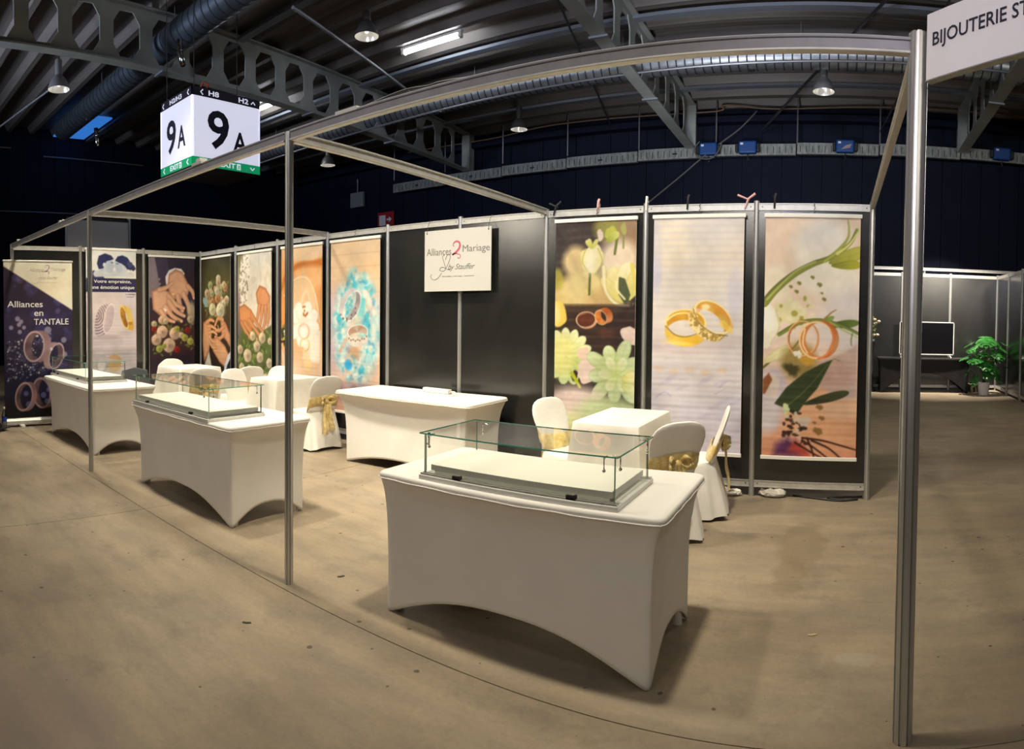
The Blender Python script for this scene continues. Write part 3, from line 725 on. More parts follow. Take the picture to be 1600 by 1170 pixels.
    def petal(s, bx, by, L, wd, ang, ci, co, edge=None, soft=None):
        """a petal from base point outwards, colour ci at base and co at tip"""
        c, n = math.cos(ang), math.sin(ang); u = ((s.X - bx) * c + (s.Y - by) * n) / L; v = (-(s.X - bx) * n + (s.Y - by) * c) / wd
        prof = np.sqrt(np.clip(u, 0, 1)) * np.sqrt(np.clip(1 - u ** 3, 0, 1)) * 1.15; d = prof - np.abs(v)
        m = np.clip(d * wd / (soft or s.px), 0, 1) * (u > 0) * (u < 1); uu = np.clip(u, 0, 1)[..., None]
        col = np.asarray(ci, float) * (1 - uu) + np.asarray(co, float) * uu
        if edge is not None:
            e = np.exp(-np.clip(d, 0, 9) * 9)[..., None] * .6 + np.exp(-np.abs(v) * 14)[..., None] * .15; col = col * (1 - e) + np.asarray(edge, float) * e
        s.put(m, col)
    def rose(s, cx, cy, r, c, d, seed=0):
        q = np.random.RandomState(seed); c = np.asarray(c, float); d = np.asarray(d, float)
        s.put(s.ell(cx + r * .05, cy + r * .10, r * 1.12, r * 1.05, 0, r * .25), d * .45, .4)
        for ring_, (rr, n) in enumerate(((1.0, 6), (.80, 5), (.60, 5), (.42, 4), (.26, 3))):
            o = q.rand() * 6
            for k in range(n):
                a = o + 2 * PI * k / n + (q.rand() - .5) * .3; t_ = ring_ / 5; lit = .82 + .18 * math.sin(a + 3.9) - .10 * t_
                x, y = cx + math.cos(a) * r * rr * .42, cy + math.sin(a) * r * rr * .42
                s.put(s.ell(x, y, r * rr * .52, r * rr * .62, a, s.px * 1.5), d * .85); s.put(s.ell(x + math.cos(a) * r * .035, y + math.sin(a) * r * .035, r * rr * .47, r * rr * .58, a, r * rr * .22), (c * (1 - t_ * .5) + d * t_ * .5) * lit + 12)
        s.put(s.ell(cx, cy, r * .12, r * .10, 0, r * .08), d * .7)
    def leaf(s, x, y, L, wd, a, c1, c2): s.petal(x, y, L, wd, a, c1, c2, np.asarray(c1) * .6)
    def ring(s, cx, cy, rx, ry, rot, bx, by, ci, co, hi, steps=14, thin=.1):
        """a finger ring: elliptic hoop swept by the band vector"""
        E0 = s.ell(cx, cy, rx, ry, rot); E1 = s.ell(cx + bx, cy + by, rx, ry, rot); al = np.zeros_like(s.X)
        for k in range(steps + 1): al = np.maximum(al, s.ell(cx + bx * k / steps, cy + by * k / steps, rx, ry, rot))
        h0 = s.ell(cx, cy, rx * (1 - thin), ry * (1 - thin), rot); h1 = s.ell(cx + bx, cy + by, rx * (1 - thin), ry * (1 - thin), rot)
        hole = h0 * h1; inner = h0 * (1 - h1); outer = al * (1 - E0); rim = E0 * (1 - h0)
        nz = vnoise(s.X, s.Y, .05, 5, 2)[..., None]; an = np.arctan2(s.Y - cy, s.X - cx)[..., None]
        sh = (.5 + .5 * np.sin(an * 3 + 1))
        ci, co, hi = (np.asarray(q, float) for q in (ci, co, hi))
        s.put(outer * (1 - hole), co * (1 - sh * .45) + hi * sh * .45 - nz * 12); s.put(inner * (1 - hole), ci * (1 - sh * .5) + co * sh * .5); s.put(rim * (1 - hole), hi)
    def hand(s, palm, fingers, skin, dark, r=.04):
        s.poly(palm, dark, soft=s.px * 2); 
        cx = np.mean([p[0] for p in palm]); cy = np.mean([p[1] for p in palm]); s.poly([(cx + (x - cx) * .92, cy + (y - cy) * .92) for x, y in palm], skin, soft=s.px * 6)
        for f in fingers:
            rr = f[-1] if not isinstance(f[-1], tuple) else r; pts = f if isinstance(f[-1], tuple) else f[:-1]
            s.stroke(pts, rr * 1.08, rr * .72, dark); s.stroke(pts, rr * .98, rr * .64, skin, np.asarray(skin) * .84)
            ex, ey = pts[-1]; s.put(s.ell(ex, ey, rr * .38, rr * .38, 0, rr * .2), np.asarray(skin) * .5 + np.array([255, 220, 210]) * .5)
    def grain(s, amp=4, sc=.02, seed=3):
        for _ in range(1):                                   # slight softness of an enlarged photograph
            A = s.I.copy(); A[1:-1] = s.I[1:-1] * .6 + (s.I[:-2] + s.I[2:]) * .2; B = A.copy(); B[:, 1:-1] = A[:, 1:-1] * .6 + (A[:, :-2] + A[:, 2:]) * .2; s.I = B
        lum = 1 + .20 * (vnoise(s.X, s.Y, .22, seed + 40, 4) - .5); s.I = s.I * lum[..., None] + (vnoise(s.X, s.Y, .35, seed + 60, 3)[..., None] - .5) * np.array([16., 4., -14.])
        s.I = s.I + (vnoise(s.X, s.Y, sc, seed, 3)[..., None] - .5) * amp * 2

def banner_mesh(P, name, mat, ripple=.0006, curl=.0):
    nx, ny = P.nx, P.ny; co = np.zeros((ny, nx, 3)); co[..., 0] = P.X; co[..., 2] = -P.Y
    lo = np.clip((P.Y - .5) / 1.0, 0, 1)
    co[..., 1] = -ripple * lo * np.sin(P.Y * 2 * PI / .085 + vnoise(P.X, P.Y, .5, 9, 2) * 5) * (.5 + vnoise(P.X, P.Y, .3, 8, 1)) - ripple * .7 * lo * np.sin(P.Y * 2 * PI / .047)
    co[..., 1] -= curl * np.sin(PI * P.X / P.w) * lo
    me = bpy.data.meshes.new(name); idx = np.arange(nx * ny).reshape(ny, nx)
    q = np.stack([idx[1:, :-1], idx[1:, 1:], idx[:-1, 1:], idx[:-1, :-1]], -1).reshape(-1, 4); nf = len(q)
    me.vertices.add(nx * ny); me.vertices.foreach_set('co', co.reshape(-1)); me.loops.add(nf * 4); me.loops.foreach_set('vertex_index', q.ravel().astype(np.int32))
    me.polygons.add(nf); me.polygons.foreach_set('loop_start', np.arange(0, nf * 4, 4, dtype=np.int32)); me.polygons.foreach_set('use_smooth', np.ones(nf, bool)); me.update()
    at = me.color_attributes.new('print', 'FLOAT_COLOR', 'POINT'); c = np.ones((ny, nx, 4)); c[..., :3] = s2l(P.I / 255.0); at.data.foreach_set('color', c.reshape(-1).astype(np.float32))
    me.materials.append(mat); return me
def print_mat():
    m = new_mat('printed_vinyl', (1, 1, 1), .42, spec=.4); a = m.node_tree.nodes.new('ShaderNodeAttribute'); a.attribute_name = 'print'
    hsv = m.node_tree.nodes.new('ShaderNodeHueSaturation'); hsv.inputs['Value'].default_value = .92
    m.node_tree.links.new(a.outputs['Color'], hsv.inputs['Color']); m.node_tree.links.new(hsv.outputs[0], m.node_tree.nodes['Principled BSDF'].inputs['Base Color']); return m
M_PRINT = print_mat()
def hang_banner(P, x, y, rz, label, ztop=2.36, tilt=0.0, hooks=(.4,)):
    """printed sheet between two white clamping bars, hooked over the top rail"""
    t = thing('hanging_banner', label, 'banner', (x, y, ztop), rz, 'printed banners hung on the booth walls')
    o = bpy.data.objects.new('printed_sheet', banner_mesh(P, 'printed_sheet', M_PRINT)); COL.objects.link(o); o.parent = t
    MB().box(0, P.w, .006, .008, -P.h, 0).build('sheet_back', M_WHITE, t)
    MB().box(-.012, P.w + .012, -.010, .012, -.005, .028).build('top_bar', M_WHITE, t, bevel=.003)
    MB().box(-.008, P.w + .008, -.012, .012, -P.h - .026, -P.h + .004).build('bottom_bar', M_WHITE, t, bevel=.003)
    for hx in hooks:
        a = MB().tube([(hx, .0, .026), (hx, .0, .06), (hx + .012, .0, .075), (hx, .0, .09), (hx, .012, .10), (hx, .03, H - ztop - .014), (hx, .075, H - ztop - .008)], .0028, 6).build('hook_wire', M_DARKMET, t)
    return t
BY = D - .055          # banners hang just in front of the panels

# --- 1: yellow tulips, succulents and two small rings on dark planks
P = Paint(.78, 2.0, 140, 350); P.I[:] = (62, 50, 46)
P.put(vnoise(P.X, P.Y, .05, 2) * (np.sin(P.Y * 90 + P.X * 6) > .2), (96, 84, 78), .6)
P.put(P.ell(.72, .1, .22, .4, 0, .25), (190, 150, 110), .8); P.put(P.ell(.50, .06, .12, .12, 0, .08), (170, 165, 70), .8)
P.blur(.20, .36, .10, .11, (232, 205, 150)); P.blur(.14, .66, .15, .12, (222, 196, 128)); P.blur(.30, .60, .16, .16, (235, 214, 150)); P.blur(.50, .72, .16, .09, (216, 184, 124), .9)
P.blur(.62, .36, .15, .15, (240, 222, 200)); P.blur(.02, .52, .05, .08, (190, 180, 70), .8)
P.stroke([(.345, .44), (.34, .66)], .012, .010, (92, 105, 60)); P.stroke([(.60, .16), (.58, .30)], .012, .012, (110, 120, 50)); P.stroke([(.66, .14), (.66, .25)], .010, .008, (150, 150, 80))
for a, l in ((-2.0, .23), (-1.2, .22), (-1.6, .24)): P.petal(.365, .47, l, .075, a, (238, 225, 130), (240, 232, 170), (205, 190, 80))
P.wob(.365, .34, .10, .125, (243, 234, 182), 3, .15); P.put(P.ell(.34, .36, .05, .10, .1, .06), (252, 246, 214)); P.stroke([(.30, .25), (.27, .36), (.32, .45)], .006, .004, (214, 198, 100)); P.stroke([(.42, .25), (.46, .36), (.41, .45)], .006, .004, (200, 190, 96))
for a in (-2.2, -1.9, -1.0): P.petal(.36, .25, .10, .03, a, (200, 205, 80), (236, 228, 140))
P.wob(.545, .12, .055, .07, (198, 200, 78), 5, .2); P.petal(.5, .19, .14, .05, -.6, (170, 180, 60), (224, 220, 120)); P.wob(.44, .13, .03, .05, (236, 215, 200), 6); P.wob(.66, .08, .025, .06, (180, 176, 90), 7)
for a, l, wd, c in ((-1.9, .34, .10, (246, 236, 190)), (-1.45, .36, .12, (250, 244, 218)), (-1.0, .36, .11, (244, 232, 180)), (-2.3, .30, .07, (240, 228, 170))): P.petal(.66, .73, l, wd, a, (232, 218, 110), c, (206, 190, 100))
P.poly([(.62, .50), (.68, .52), (.74, .68), (.69, .76), (.62, .66)], (84, 92, 60)); P.stroke([(.48, .42), (.50, .62), (.60, .74), (.72, .76)], .022, .012, (245, 236, 196), (220, 205, 130)); P.stroke([(.62, .48), (.60, .60), (.68, .70)], .012, .008, (244, 234, 180)); P.stroke([(.74, .40), (.77, .58), (.73, .70)], .02, .01, (232, 218, 110))
P.stroke([(.76, .74), (.73, .80), (.70, .88)], .006, .003, (160, 150, 90))
P.put(((P.Y > .74) & (P.Y < 1.22)) * np.clip((P.Y - .72) / .05, 0, 1) * np.clip((1.22 - P.Y) / .05, 0, 1), (50, 34, 30), .85)
P.put((np.sin(P.Y * 80) > .6) * ((P.Y > .74) & (P.Y < 1.2)), (80, 58, 48), .5)
P.blur(.32, .89, .07, .05, (120, 50, 34), .7); P.blur(.52, 1.0, .08, .03, (110, 60, 44), .5)
P.ring(.31, .885, .098, .072, -.1, .012, .012, (120, 66, 40), (214, 150, 118), (250, 214, 190), thin=.09)
P.ring(.455, .865, .055, .072, -.6, .055, -.022, (226, 140, 60), (190, 92, 40), (255, 205, 150), thin=.12)
P.wob(.03, .84, .09, .115, (236, 206, 90), 8, .1); P.put(P.ell(.01, .84, .04, .09, 0, .04), (250, 228, 150))
P.wob(.74, 1.02, .09, .08, (238, 214, 206), 9, .2); P.petal(.74, 1.10, .15, .05, -2.0, (230, 200, 190), (246, 228, 222), (210, 170, 150))
for k, a in enumerate(np.linspace(-2.9, 0.1, 8)): P.petal(.12, 1.22, .26, .065, a, (222, 222, 120), (232, 240, 206), (166, 186, 96))
for k, a in enumerate(np.linspace(.2, 2.9, 6)): P.petal(.14, 1.25, .24, .075, a, (216, 222, 110), (206, 226, 176), (150, 176, 90))
P.blur(.07, 1.22, .10, .16, (240, 236, 150), .8); P.wob(.30, 1.20, .06, .07, (236, 206, 190), 12, .3); P.wob(.33, 1.36, .12, .09, (240, 214, 204), 13, .3)
P.wob(.205, 1.40, .03, .05, (60, 40, 36), 14); P.stroke([(.18, 1.38), (.26, 1.50)], .02, .012, (196, 204, 40))
for k, a in enumerate(np.linspace(0, 2 * PI, 10)[:-1]): P.petal(.60, 1.36, .32 if k % 2 else .26, .085, a + .2, (176, 196, 120), (226, 238, 196), (128, 160, 86))
for k, a in enumerate(np.linspace(0, 2 * PI, 7)[:-1]): P.petal(.61, 1.37, .17, .065, a, (196, 210, 130), (238, 240, 206), (150, 176, 96))
P.petal(.66, 1.42, .16, .08, -.3, (220, 214, 120), (244, 240, 190), (170, 180, 90)); P.petal(.66, 1.45, .16, .07, .5, (216, 220, 130), (236, 240, 196), (160, 180, 90))
P.blur(.22, 1.66, .26, .13, (238, 214, 206), .95); P.blur(.56, 1.72, .26, .12, (206, 222, 160), .9); P.blur(.10, 1.88, .2, .12, (226, 232, 170), .9); P.blur(.6, 1.92, .25, .12, (190, 206, 130), .9); P.wob(.36, 1.85, .12, .08, (240, 220, 214), 17)
P.grain(7, .04); P.I = P.I * .88 + P.I.mean(-1, keepdims=True) * .05; hang_banner(P, 5.975, BY, 0, 'printed banner with yellow tulips, pale succulents and two small rings on dark planks')

# --- 2: big crossed gold rings on a white quilt
P = Paint(.79, 2.0, 140, 350); P.vgrad([(0, (226, 216, 206)), (.6, (228, 220, 214)), (1.3, (226, 218, 222)), (2, (214, 206, 222))])
P.blur(.03, .35, .04, .25, (196, 196, 226), .8); P.blur(.16, .22, .14, .2, (236, 222, 196), .6); P.blur(.72, .65, .05, .2, (204, 202, 226), .5)
P.put((vnoise(P.X, P.Y, .5, 4, 2) > .45) * (np.sin(P.Y * 110) > .3), (206, 198, 204), .35)
P.blur(.30, 1.10, .30, .06, (206, 190, 196), .6); P.blur(.60, 1.04, .2, .05, (206, 192, 190), .5)
for k in range(5): P.blur(.06 + .14 * k, 1.30 + .02 * (k % 2), .04, .02, (228, 196, 168), .55)
for k in range(14): q = rs.rand(3); P.blur(.05 + .7 * q[0], 1.36 + .6 * q[1], .05, .014, (186, 178, 210), .35, -.4)
P.stroke([(.04, 1.55), (.12, 1.50), (.18, 1.54)], .008, .003, (150, 142, 194), a=.4); P.stroke([(.60, 1.44), (.68, 1.38), (.74, 1.40)], .007, .003, (160, 150, 196), a=.4); P.stroke([(.56, 1.50), (.66, 1.45)], .007, .003, (160, 150, 196), a=.35)
P.ring(.295, .90, .182, .118, 0.02, .0, .085, (200, 146, 52), (236, 190, 66), (252, 232, 150), 18, .075)
P.stroke([(.12, .93), (.2, 1.0), (.3, 1.018), (.42, .985)], .005, .003, (110, 74, 24), a=.8); P.put(P.ell(.24, 1.075, .12, .018, .12, .02), (255, 228, 120), .8); P.stroke([(.13, .88), (.2, .83), (.30, .815), (.40, .84)], .008, .006, (252, 232, 160))
P.ring(.535, .845, .185, .118, .62, -.055, .062, (206, 150, 48), (230, 196, 110), (250, 232, 170), 18, .085)
nz = vnoise(P.X, P.Y, .018, 21, 2)
E_ = P.ell(.48, .905, .185, .118, .62) * (1 - P.ell(.535, .845, .187, .12, .62)); P.put(E_ * (nz > .56), (150, 120, 60), .75); P.put(E_ * (nz < .40), (252, 240, 200), .7)
P.stroke([(.40, .80), (.46, .745), (.56, .76), (.66, .84), (.70, .93)], .014, .010, (235, 150, 60), a=.55); P.stroke([(.36, .78), (.42, .90), (.54, .985), (.66, 1.0)], .004, .004, (90, 66, 26), a=.7); P.stroke([(.62, .90), (.69, .96)], .03, .02, (250, 215, 90), a=.7)
P.blur(.47, .76, .03, .02, (255, 246, 200), .8)
P.grain(4, .05); hang_banner(P, 6.915, BY, 0, 'printed banner with two large crossed gold rings on white fabric')

# --- 3: calla lily stem with three copper rings
P = Paint(.79, 2.0, 140, 350); P.vgrad([(0, (232, 206, 182)), (.5, (238, 214, 196)), (1.0, (232, 214, 206)), (1.5, (226, 184, 150)), (2, (218, 150, 118))])
P.blur(.48, .27, .20, .22, (238, 234, 228), .95); P.blur(.55, .50, .24, .14, (240, 236, 226), .9); P.blur(.10, .55, .10, .12, (240, 234, 212), .8); P.blur(.68, .85, .2, .2, (228, 222, 224), .8)
P.wob(.06, 1.52, .16, .26, (206, 190, 200), 3, .1, soft=.05); P.blur(.03, 1.55, .09, .2, (224, 214, 216), .8)
P.blur(.55, 1.68, .28, .22, (232, 172, 130), .95); P.blur(.66, 1.55, .2, .1, (240, 196, 160), .8)
P.poly([(.34, 1.28), (.50, 1.18), (.68, 1.12), (.78, 1.05), (.79, 1.50), (.64, 1.50), (.48, 1.40)], (206, 178, 170), soft=.03); P.blur(.6, 1.3, .14, .1, (190, 150, 138), .6)
P.wob(.20, .80, .13, .11, (226, 220, 180), 5, .3, soft=.03)
for k in range(26):
    q = rs.rand(4); P.put(P.ell(.12 + .30 * q[0], .66 + .26 * q[1], .014 + .014 * q[2], .012 + .014 * q[3], 0, .008), (232, 228, 196) if k % 3 else (160, 158, 70), .9)
for (x, y, r) in ((.40, .50, .018), (.46, .56, .022), (.50, .68, .018), (.29, .55, .018), (.22, .58, .016), (.27, .62, .018), (.48, .63, .012)): P.wob(x, y, r, r * .8, (128, 128, 62), 4, .3)
P.poly([(0, .74), (.05, .73), (.12, .80), (.14, .90), (.10, 1.02), (.03, 1.10), (0, 1.1)], (243, 238, 222), soft=.01); P.stroke([(.10, .78), (.13, .92), (.06, 1.06)], .010, .005, (206, 196, 150), a=.7); P.blur(.03, .86, .04, .08, (255, 252, 242), .8)
P.stroke([(0, .72), (.10, .60), (.24, .48), (.40, .39), (.55, .33), (.70, .22), (.76, .10)], .034, .012, (142, 150, 62), (84, 96, 36)); P.stroke([(.02, .69), (.24, .465), (.42, .37)], .008, .006, (196, 200, 126), a=.8)
P.stroke([(.50, .36), (.60, .28), (.69, .16), (.685, .02)], .018, .005, (176, 184, 80), (110, 124, 46)); P.petal(.53, .38, .34, .075, -.35, (150, 156, 50), (206, 204, 96), (110, 122, 40)); P.petal(.55, .40, .26, .05, -.05, (120, 130, 36), (190, 190, 50), (90, 104, 30)); P.stroke([(.60, .30), (.70, .22), (.78, .10)], .012, .006, (222, 222, 130))
P.leaf(.53, .90, .27, .045, -.12, (70, 92, 40), (116, 140, 62)); P.stroke([(.13, .98), (.30, .88), (.48, .855), (.66, .90), (.79, .96)], .016, .012, (126, 146, 60), (66, 84, 32)); P.stroke([(.48, .87), (.55, .80), (.60, .765)], .008, .003, (150, 120, 60)); P.stroke([(.52, .85), (.66, .93), (.78, .99)], .006, .004, (176, 190, 110)); P.leaf(.48, .88, .12, .03, -.5, (110, 134, 52), (160, 176, 90)); P.stroke([(.74, .96), (.73, 1.02), (.735, 1.06)], .004, .003, (90, 96, 50))
P.stroke([(.0, 1.26), (.12, 1.16), (.24, 1.10), (.30, 1.02)], .010, .006, (92, 88, 40), a=.9); P.petal(.0, 1.22, .26, .06, -.55, (226, 220, 170), (238, 232, 196), (170, 160, 90))
P.blur(.30, 1.20, .12, .12, (136, 116, 50), .8); P.wob(.36, 1.16, .07, .07, (210, 160, 60), 8, .3, soft=.03, a=.8); P.wob(.24, 1.27, .06, .05, (70, 64, 34), 9, .4, soft=.03)
P.ring(.325, 1.01, .128, .15, .05, .012, .004, (150, 84, 44), (196, 118, 66), (240, 190, 140), thin=.07)
P.ring(.44, 1.02, .145, .158, 0, .045, -.006, (214, 140, 76), (196, 110, 56), (246, 214, 170), thin=.09)
P.stroke([(.57, .93), (.585, 1.02), (.53, 1.14), (.46, 1.175)], .012, .010, (226, 120, 60), a=.8); P.stroke([(.345, .93), (.33, 1.05), (.37, 1.13)], .006, .005, (252, 226, 190))
P.wob(.29, 1.14, .03, .035, (232, 226, 214), 12, .5)
P.poly([(.10, 1.56), (.20, 1.42), (.34, 1.30), (.48, 1.22), (.58, 1.18), (.54, 1.26), (.46, 1.42), (.36, 1.54), (.28, 1.66), (.20, 1.60)], (56, 66, 36), soft=.008); P.stroke([(.56, 1.22), (.59, 1.175), (.64, 1.19)], .004, .003, (120, 130, 70)); P.stroke([(.20, 1.58), (.36, 1.44), (.54, 1.22)], .006, .003, (92, 104, 60)); P.leaf(.34, 1.56, .40, .05, -.28, (50, 56, 30), (78, 80, 46))
P.wob(.08, 1.42, .06, .09, (226, 206, 196), 14, .2); P.poly([(.0, 1.36), (.05, 1.30), (.08, 1.36), (.02, 1.48), (0, 1.48)], (150, 90, 50), soft=.01)
for k in range(46):
    q = rs.rand(4); P.put(P.ell(.18 + .20 * q[0], 1.60 + .30 * q[1], .012 + .012 * q[2], .010 + .012 * q[3], 0, .006), (56, 34, 26) if k % 4 else (214, 200, 170), .9)
P.wob(.20, 1.60, .03, .04, (206, 214, 160), 15, .3); P.wob(.35, 1.70, .05, .05, (214, 190, 170), 16, .4); P.wob(.29, 1.87, .035, .05, (216, 196, 176), 17, .2)
for (x, y, r) in ((.48, 1.58, .03), (.50, 1.67, .025), (.47, 1.78, .04), (.44, 1.71, .016)): P.wob(x, y, r, r * .7, (150, 110, 60), 4, .3, soft=.01)
P.poly([(.12, 1.90), (.22, 1.84), (.34, 1.98), (.30, 2.0), (.10, 2.0)], (96, 50, 96), soft=.07); P.poly([(.22, 1.95), (.28, 1.84), (.40, 1.96), (.40, 2.0)], (180, 70, 60), soft=.05)
for pts in ([(.34, 1.84), (.52, 1.86), (.79, 1.93)], [(.34, 1.86), (.44, 1.92), (.55, 2.0)], [(.38, 1.84), (.42, 1.93), (.44, 2.0)], [(.28, 1.88), (.42, 1.96), (.50, 2.0)], [(.42, 1.86), (.56, 1.92), (.66, 2.0)]): P.stroke(pts, .009, .006, (60, 30, 24))
P.grain(5, .05); hang_banner(P, 7.885, BY, 0, 'printed banner with a calla lily stem threaded through three copper rings')

# --- 4: silver rings on turquoise flowers
P = Paint(.79, 2.0, 110, 290); P.vgrad([(0, (226, 196, 158)), (1, (232, 200, 170)), (2, (214, 176, 150))])
P.put(np.exp(-((P.Y % .15) / .01) ** 2), (196, 160, 128), .6); P.blur(.10, 1.05, .2, .4, (196, 180, 206), .7); P.blur(.7, 1.0, .12, .3, (206, 196, 200), .6)
ann = np.clip((P.ell(.42, 1.02, .37, .66, 0, .10) - .75 * P.ell(.40, 1.08, .14, .24, 0, .10)), 0, 1)
n1, n2, n3 = vnoise(P.X, P.Y, .10, 31, 3), vnoise(P.X, P.Y, .07, 32, 3), vnoise(P.X, P.Y, .16, 33, 2)
P.put(ann * np.clip((n3 - .30) * 5, 0, 1), (186, 222, 222), .85); P.put(ann * np.clip((n1 - .50) * 7, 0, 1), (86, 196, 216), .9); P.put(ann * np.clip((n2 - .56) * 8, 0, 1), (236, 240, 232), .8); P.put(ann * np.clip((.40 - n2) * 8, 0, 1), (66, 150, 196), .6)
for k in range(26):
    q = rs.rand(4); a = q[0] * 6.28; P.blur(.42 + .27 * math.cos(a), 1.02 + .50 * math.sin(a), .025 + .02 * q[1], .03 + .02 * q[2], [(60, 184, 214), (150, 216, 222), (226, 236, 226)][k % 3], .6)
P.blur(.30, 1.45, .05, .05, (40, 160, 226), .9); P.blur(.50, .78, .06, .10, (120, 216, 226), .8)
P.blur(.08, 1.8, .16, .10, (90, 60, 84), .8); P.blur(.40, 1.78, .06, .08, (66, 40, 50), .9); P.blur(.35, 1.70, .3, .05, (150, 120, 130), .6); P.blur(.4, 1.92, .4, .08, (196, 150, 130), .7)
P.stroke([(.16, 1.3), (.3, 1.12), (.36, 1.2), (.46, 1.38)], .02, .014, (216, 180, 160), soft=.02)
P.ring(.36, .76, .20, .115, -1.0, -.07, -.035, (150, 142, 150), (206, 202, 208), (250, 248, 250), thin=.07)
for k in range(9):                                       # chequered outer band
    a = 1.5 + k * .26; x0, y0 = .36 + .20 * math.cos(a) * math.cos(-1.0) - .115 * math.sin(a) * math.sin(-1.0), .76 + .20 * math.cos(a) * math.sin(-1.0) + .115 * math.sin(a) * math.cos(-1.0)
    P.put(P.ell(x0 - (.018 if k % 2 else .05), y0 - (.010 if k % 2 else .026), .015, .013, 0, .006), (104, 88, 84), .8)
P.ring(.45, 1.06, .165, .085, -.10, .0, .085, (170, 140, 120), (218, 208, 202), (250, 246, 240), thin=.07)
for k in range(9): P.put(P.ell(.31 + .035 * k, 1.165 - .004 * k - .00 * k + .012 * (k % 2) - .35 * (.14 - .035 * k) ** 2 * 4, .014, .012, 0, .006), (120, 96, 84), .8)
P.blur(.40, 1.30, .08, .05, (206, 150, 110), .6)
P.grain(4, .05); hang_banner(P, 3.035, BY, 0, 'printed banner with patterned silver rings over blurred turquoise flowers')

# --- 5: orange ribbon, white flower, two rings
P = Paint(.785, 2.0, 90, 240); P.vgrad([(0, (230, 172, 118)), (.4, (228, 156, 92)), (1.0, (236, 178, 122)), (1.6, (238, 202, 170)), (2, (230, 196, 160))])
P.blur(.5, .05, .35, .12, (236, 206, 170), .9); P.stroke([(.0, .52), (.12, .34), (.35, .24), (.6, .24), (.79, .22)], .03, .05, (196, 116, 52), soft=.04); P.blur(.55, .40, .25, .12, (240, 190, 140), .9); P.blur(.1, .9, .12, .3, (232, 150, 80), .9)
P.put(P.ell(.38, .75, .30, .36, 0, .06), (244, 214, 176), .8); P.stroke([(.06, .62), (.25, .42), (.50, .40), (.66, .62), (.74, .95)], .012, .008, (252, 232, 206), a=.9); P.stroke([(.38, .72), (.50, .56), (.58, .76)], .03, .01, (250, 228, 200), a=.7)
for k, a in enumerate((-2.6, -2.0, -1.2, -.5, .2, .9, 1.8, 2.6)): P.petal(.44, .98, .30, .12, a, (246, 240, 226), (252, 248, 244), (226, 206, 190))
P.poly([(.50, 1.02), (.76, 1.06), (.74, 1.46), (.42, 1.44)], (246, 236, 220), soft=.03); P.petal(.45, 1.3, .30, .1, 1.2, (250, 236, 210), (246, 206, 140), (232, 186, 120))
for k in range(9): q = rs.rand(3); P.put(P.ell(.40 + .12 * q[0], .76 + .14 * q[1], .014, .016, 0, .01), (170, 96, 30), .9)
P.wob(.10, 1.15, .12, .10, (60, 70, 30), 6, .4, soft=.02)
for k in range(12): q = rs.rand(3); P.put(P.ell(.02 + .16 * q[0], 1.0 + .22 * q[1], .022, .022, 0, .01), [(240, 234, 200), (196, 190, 60), (110, 130, 50)][k % 3])
P.stroke([(.0, 1.22), (.16, 1.19)], .014, .01, (60, 36, 24)); P.ring(.44, 1.07, .105, .10, 0, .012, .004, (240, 206, 190), (222, 120, 96), (250, 200, 180), thin=.16); P.ring(.46, 1.235, .09, .085, 0, .01, .004, (222, 190, 110), (196, 140, 60), (244, 220, 150), thin=.14)
P.put(P.ell(.43, 1.07, .045, .05, 0, .02), (252, 244, 240)); P.put(P.ell(.46, 1.24, .04, .045, 0, .02), (250, 244, 230)); P.stroke([(.02, 1.35), (.10, 1.55), (.22, 1.72)], .008, .006, (250, 228, 206), a=.8)
P.put((np.sin(P.Y * 95) > .5) * (P.Y > 1.5), (236, 206, 180), .4)
P.grain(4, .05); hang_banner(P, 2.095, BY, 0, 'printed banner in orange and cream with a white flower and two rings')

# --- 6: bride in lace with folded hands over a rose bouquet
P = Paint(.785, 2.0, 90, 240); P.vgrad([(0, (128, 124, 84)), (.5, (170, 160, 130)), (1, (120, 110, 80)), (1.15, (88, 100, 50)), (2, (84, 96, 46))])
P.poly([(.16, 0), (.785, 0), (.785, 1.0), (.60, 1.08), (.2, .95), (.10, .62)], (222, 216, 204), soft=.02)
m = P.ell(.16, .36, .12, .52, .10, .02); P.put(m, (236, 230, 218)); P.put(m * (vnoise(P.X, P.Y, .03, 7, 2) > .62), (150, 132, 110), .9)
P.put((vnoise(P.X * 1, P.Y * .4, .05, 15, 2) > .6) * (P.X > .3) * (P.Y < .9), (206, 198, 184), .6); P.blur(.03, .9, .05, .3, (120, 104, 120), .7)
SK, SKD = (206, 142, 96), (140, 80, 46)
P.poly([(.04, .72), (.20, .68), (.38, .66), (.44, .58), (.48, .42), (.60, .44), (.74, .55), (.77, .62), (.785, .95), (.60, 1.05)], (226, 218, 204), soft=.02)
P.hand([(.44, .56), (.52, .46), (.66, .50), (.76, .62), (.74, .78), (.58, .80), (.47, .70)], [[(.52, .74), (.49, .86), (.46, .95), .036], [(.59, .76), (.56, .92), (.53, 1.02), .036], [(.66, .76), (.65, .94), (.60, 1.06), .036], [(.72, .72), (.735, .88), (.70, 1.0), .032]], (216, 150, 104), SKD)
P.hand([(.03, .76), (.16, .71), (.34, .80), (.40, .94), (.34, 1.08), (.16, 1.02), (.04, .94)], [[(.10, .98), (.22, 1.12), (.34, 1.22), .036], [(.18, .98), (.32, 1.10), (.46, 1.20), .038], [(.28, .94), (.42, 1.06), (.56, 1.18), .038], [(.34, .86), (.46, .98), (.60, 1.10), .034]], SK, SKD)
for k in range(150):
    q = rs.rand(4); P.leaf(.785 * q[0], 1.1 + .9 * q[1], .10, .028, q[2] * 6.3, [(62, 78, 34), (104, 124, 56), (136, 146, 70), (56, 66, 30)][k % 4], [(96, 116, 50), (150, 164, 90), (110, 126, 60), (84, 96, 44)][k % 4])
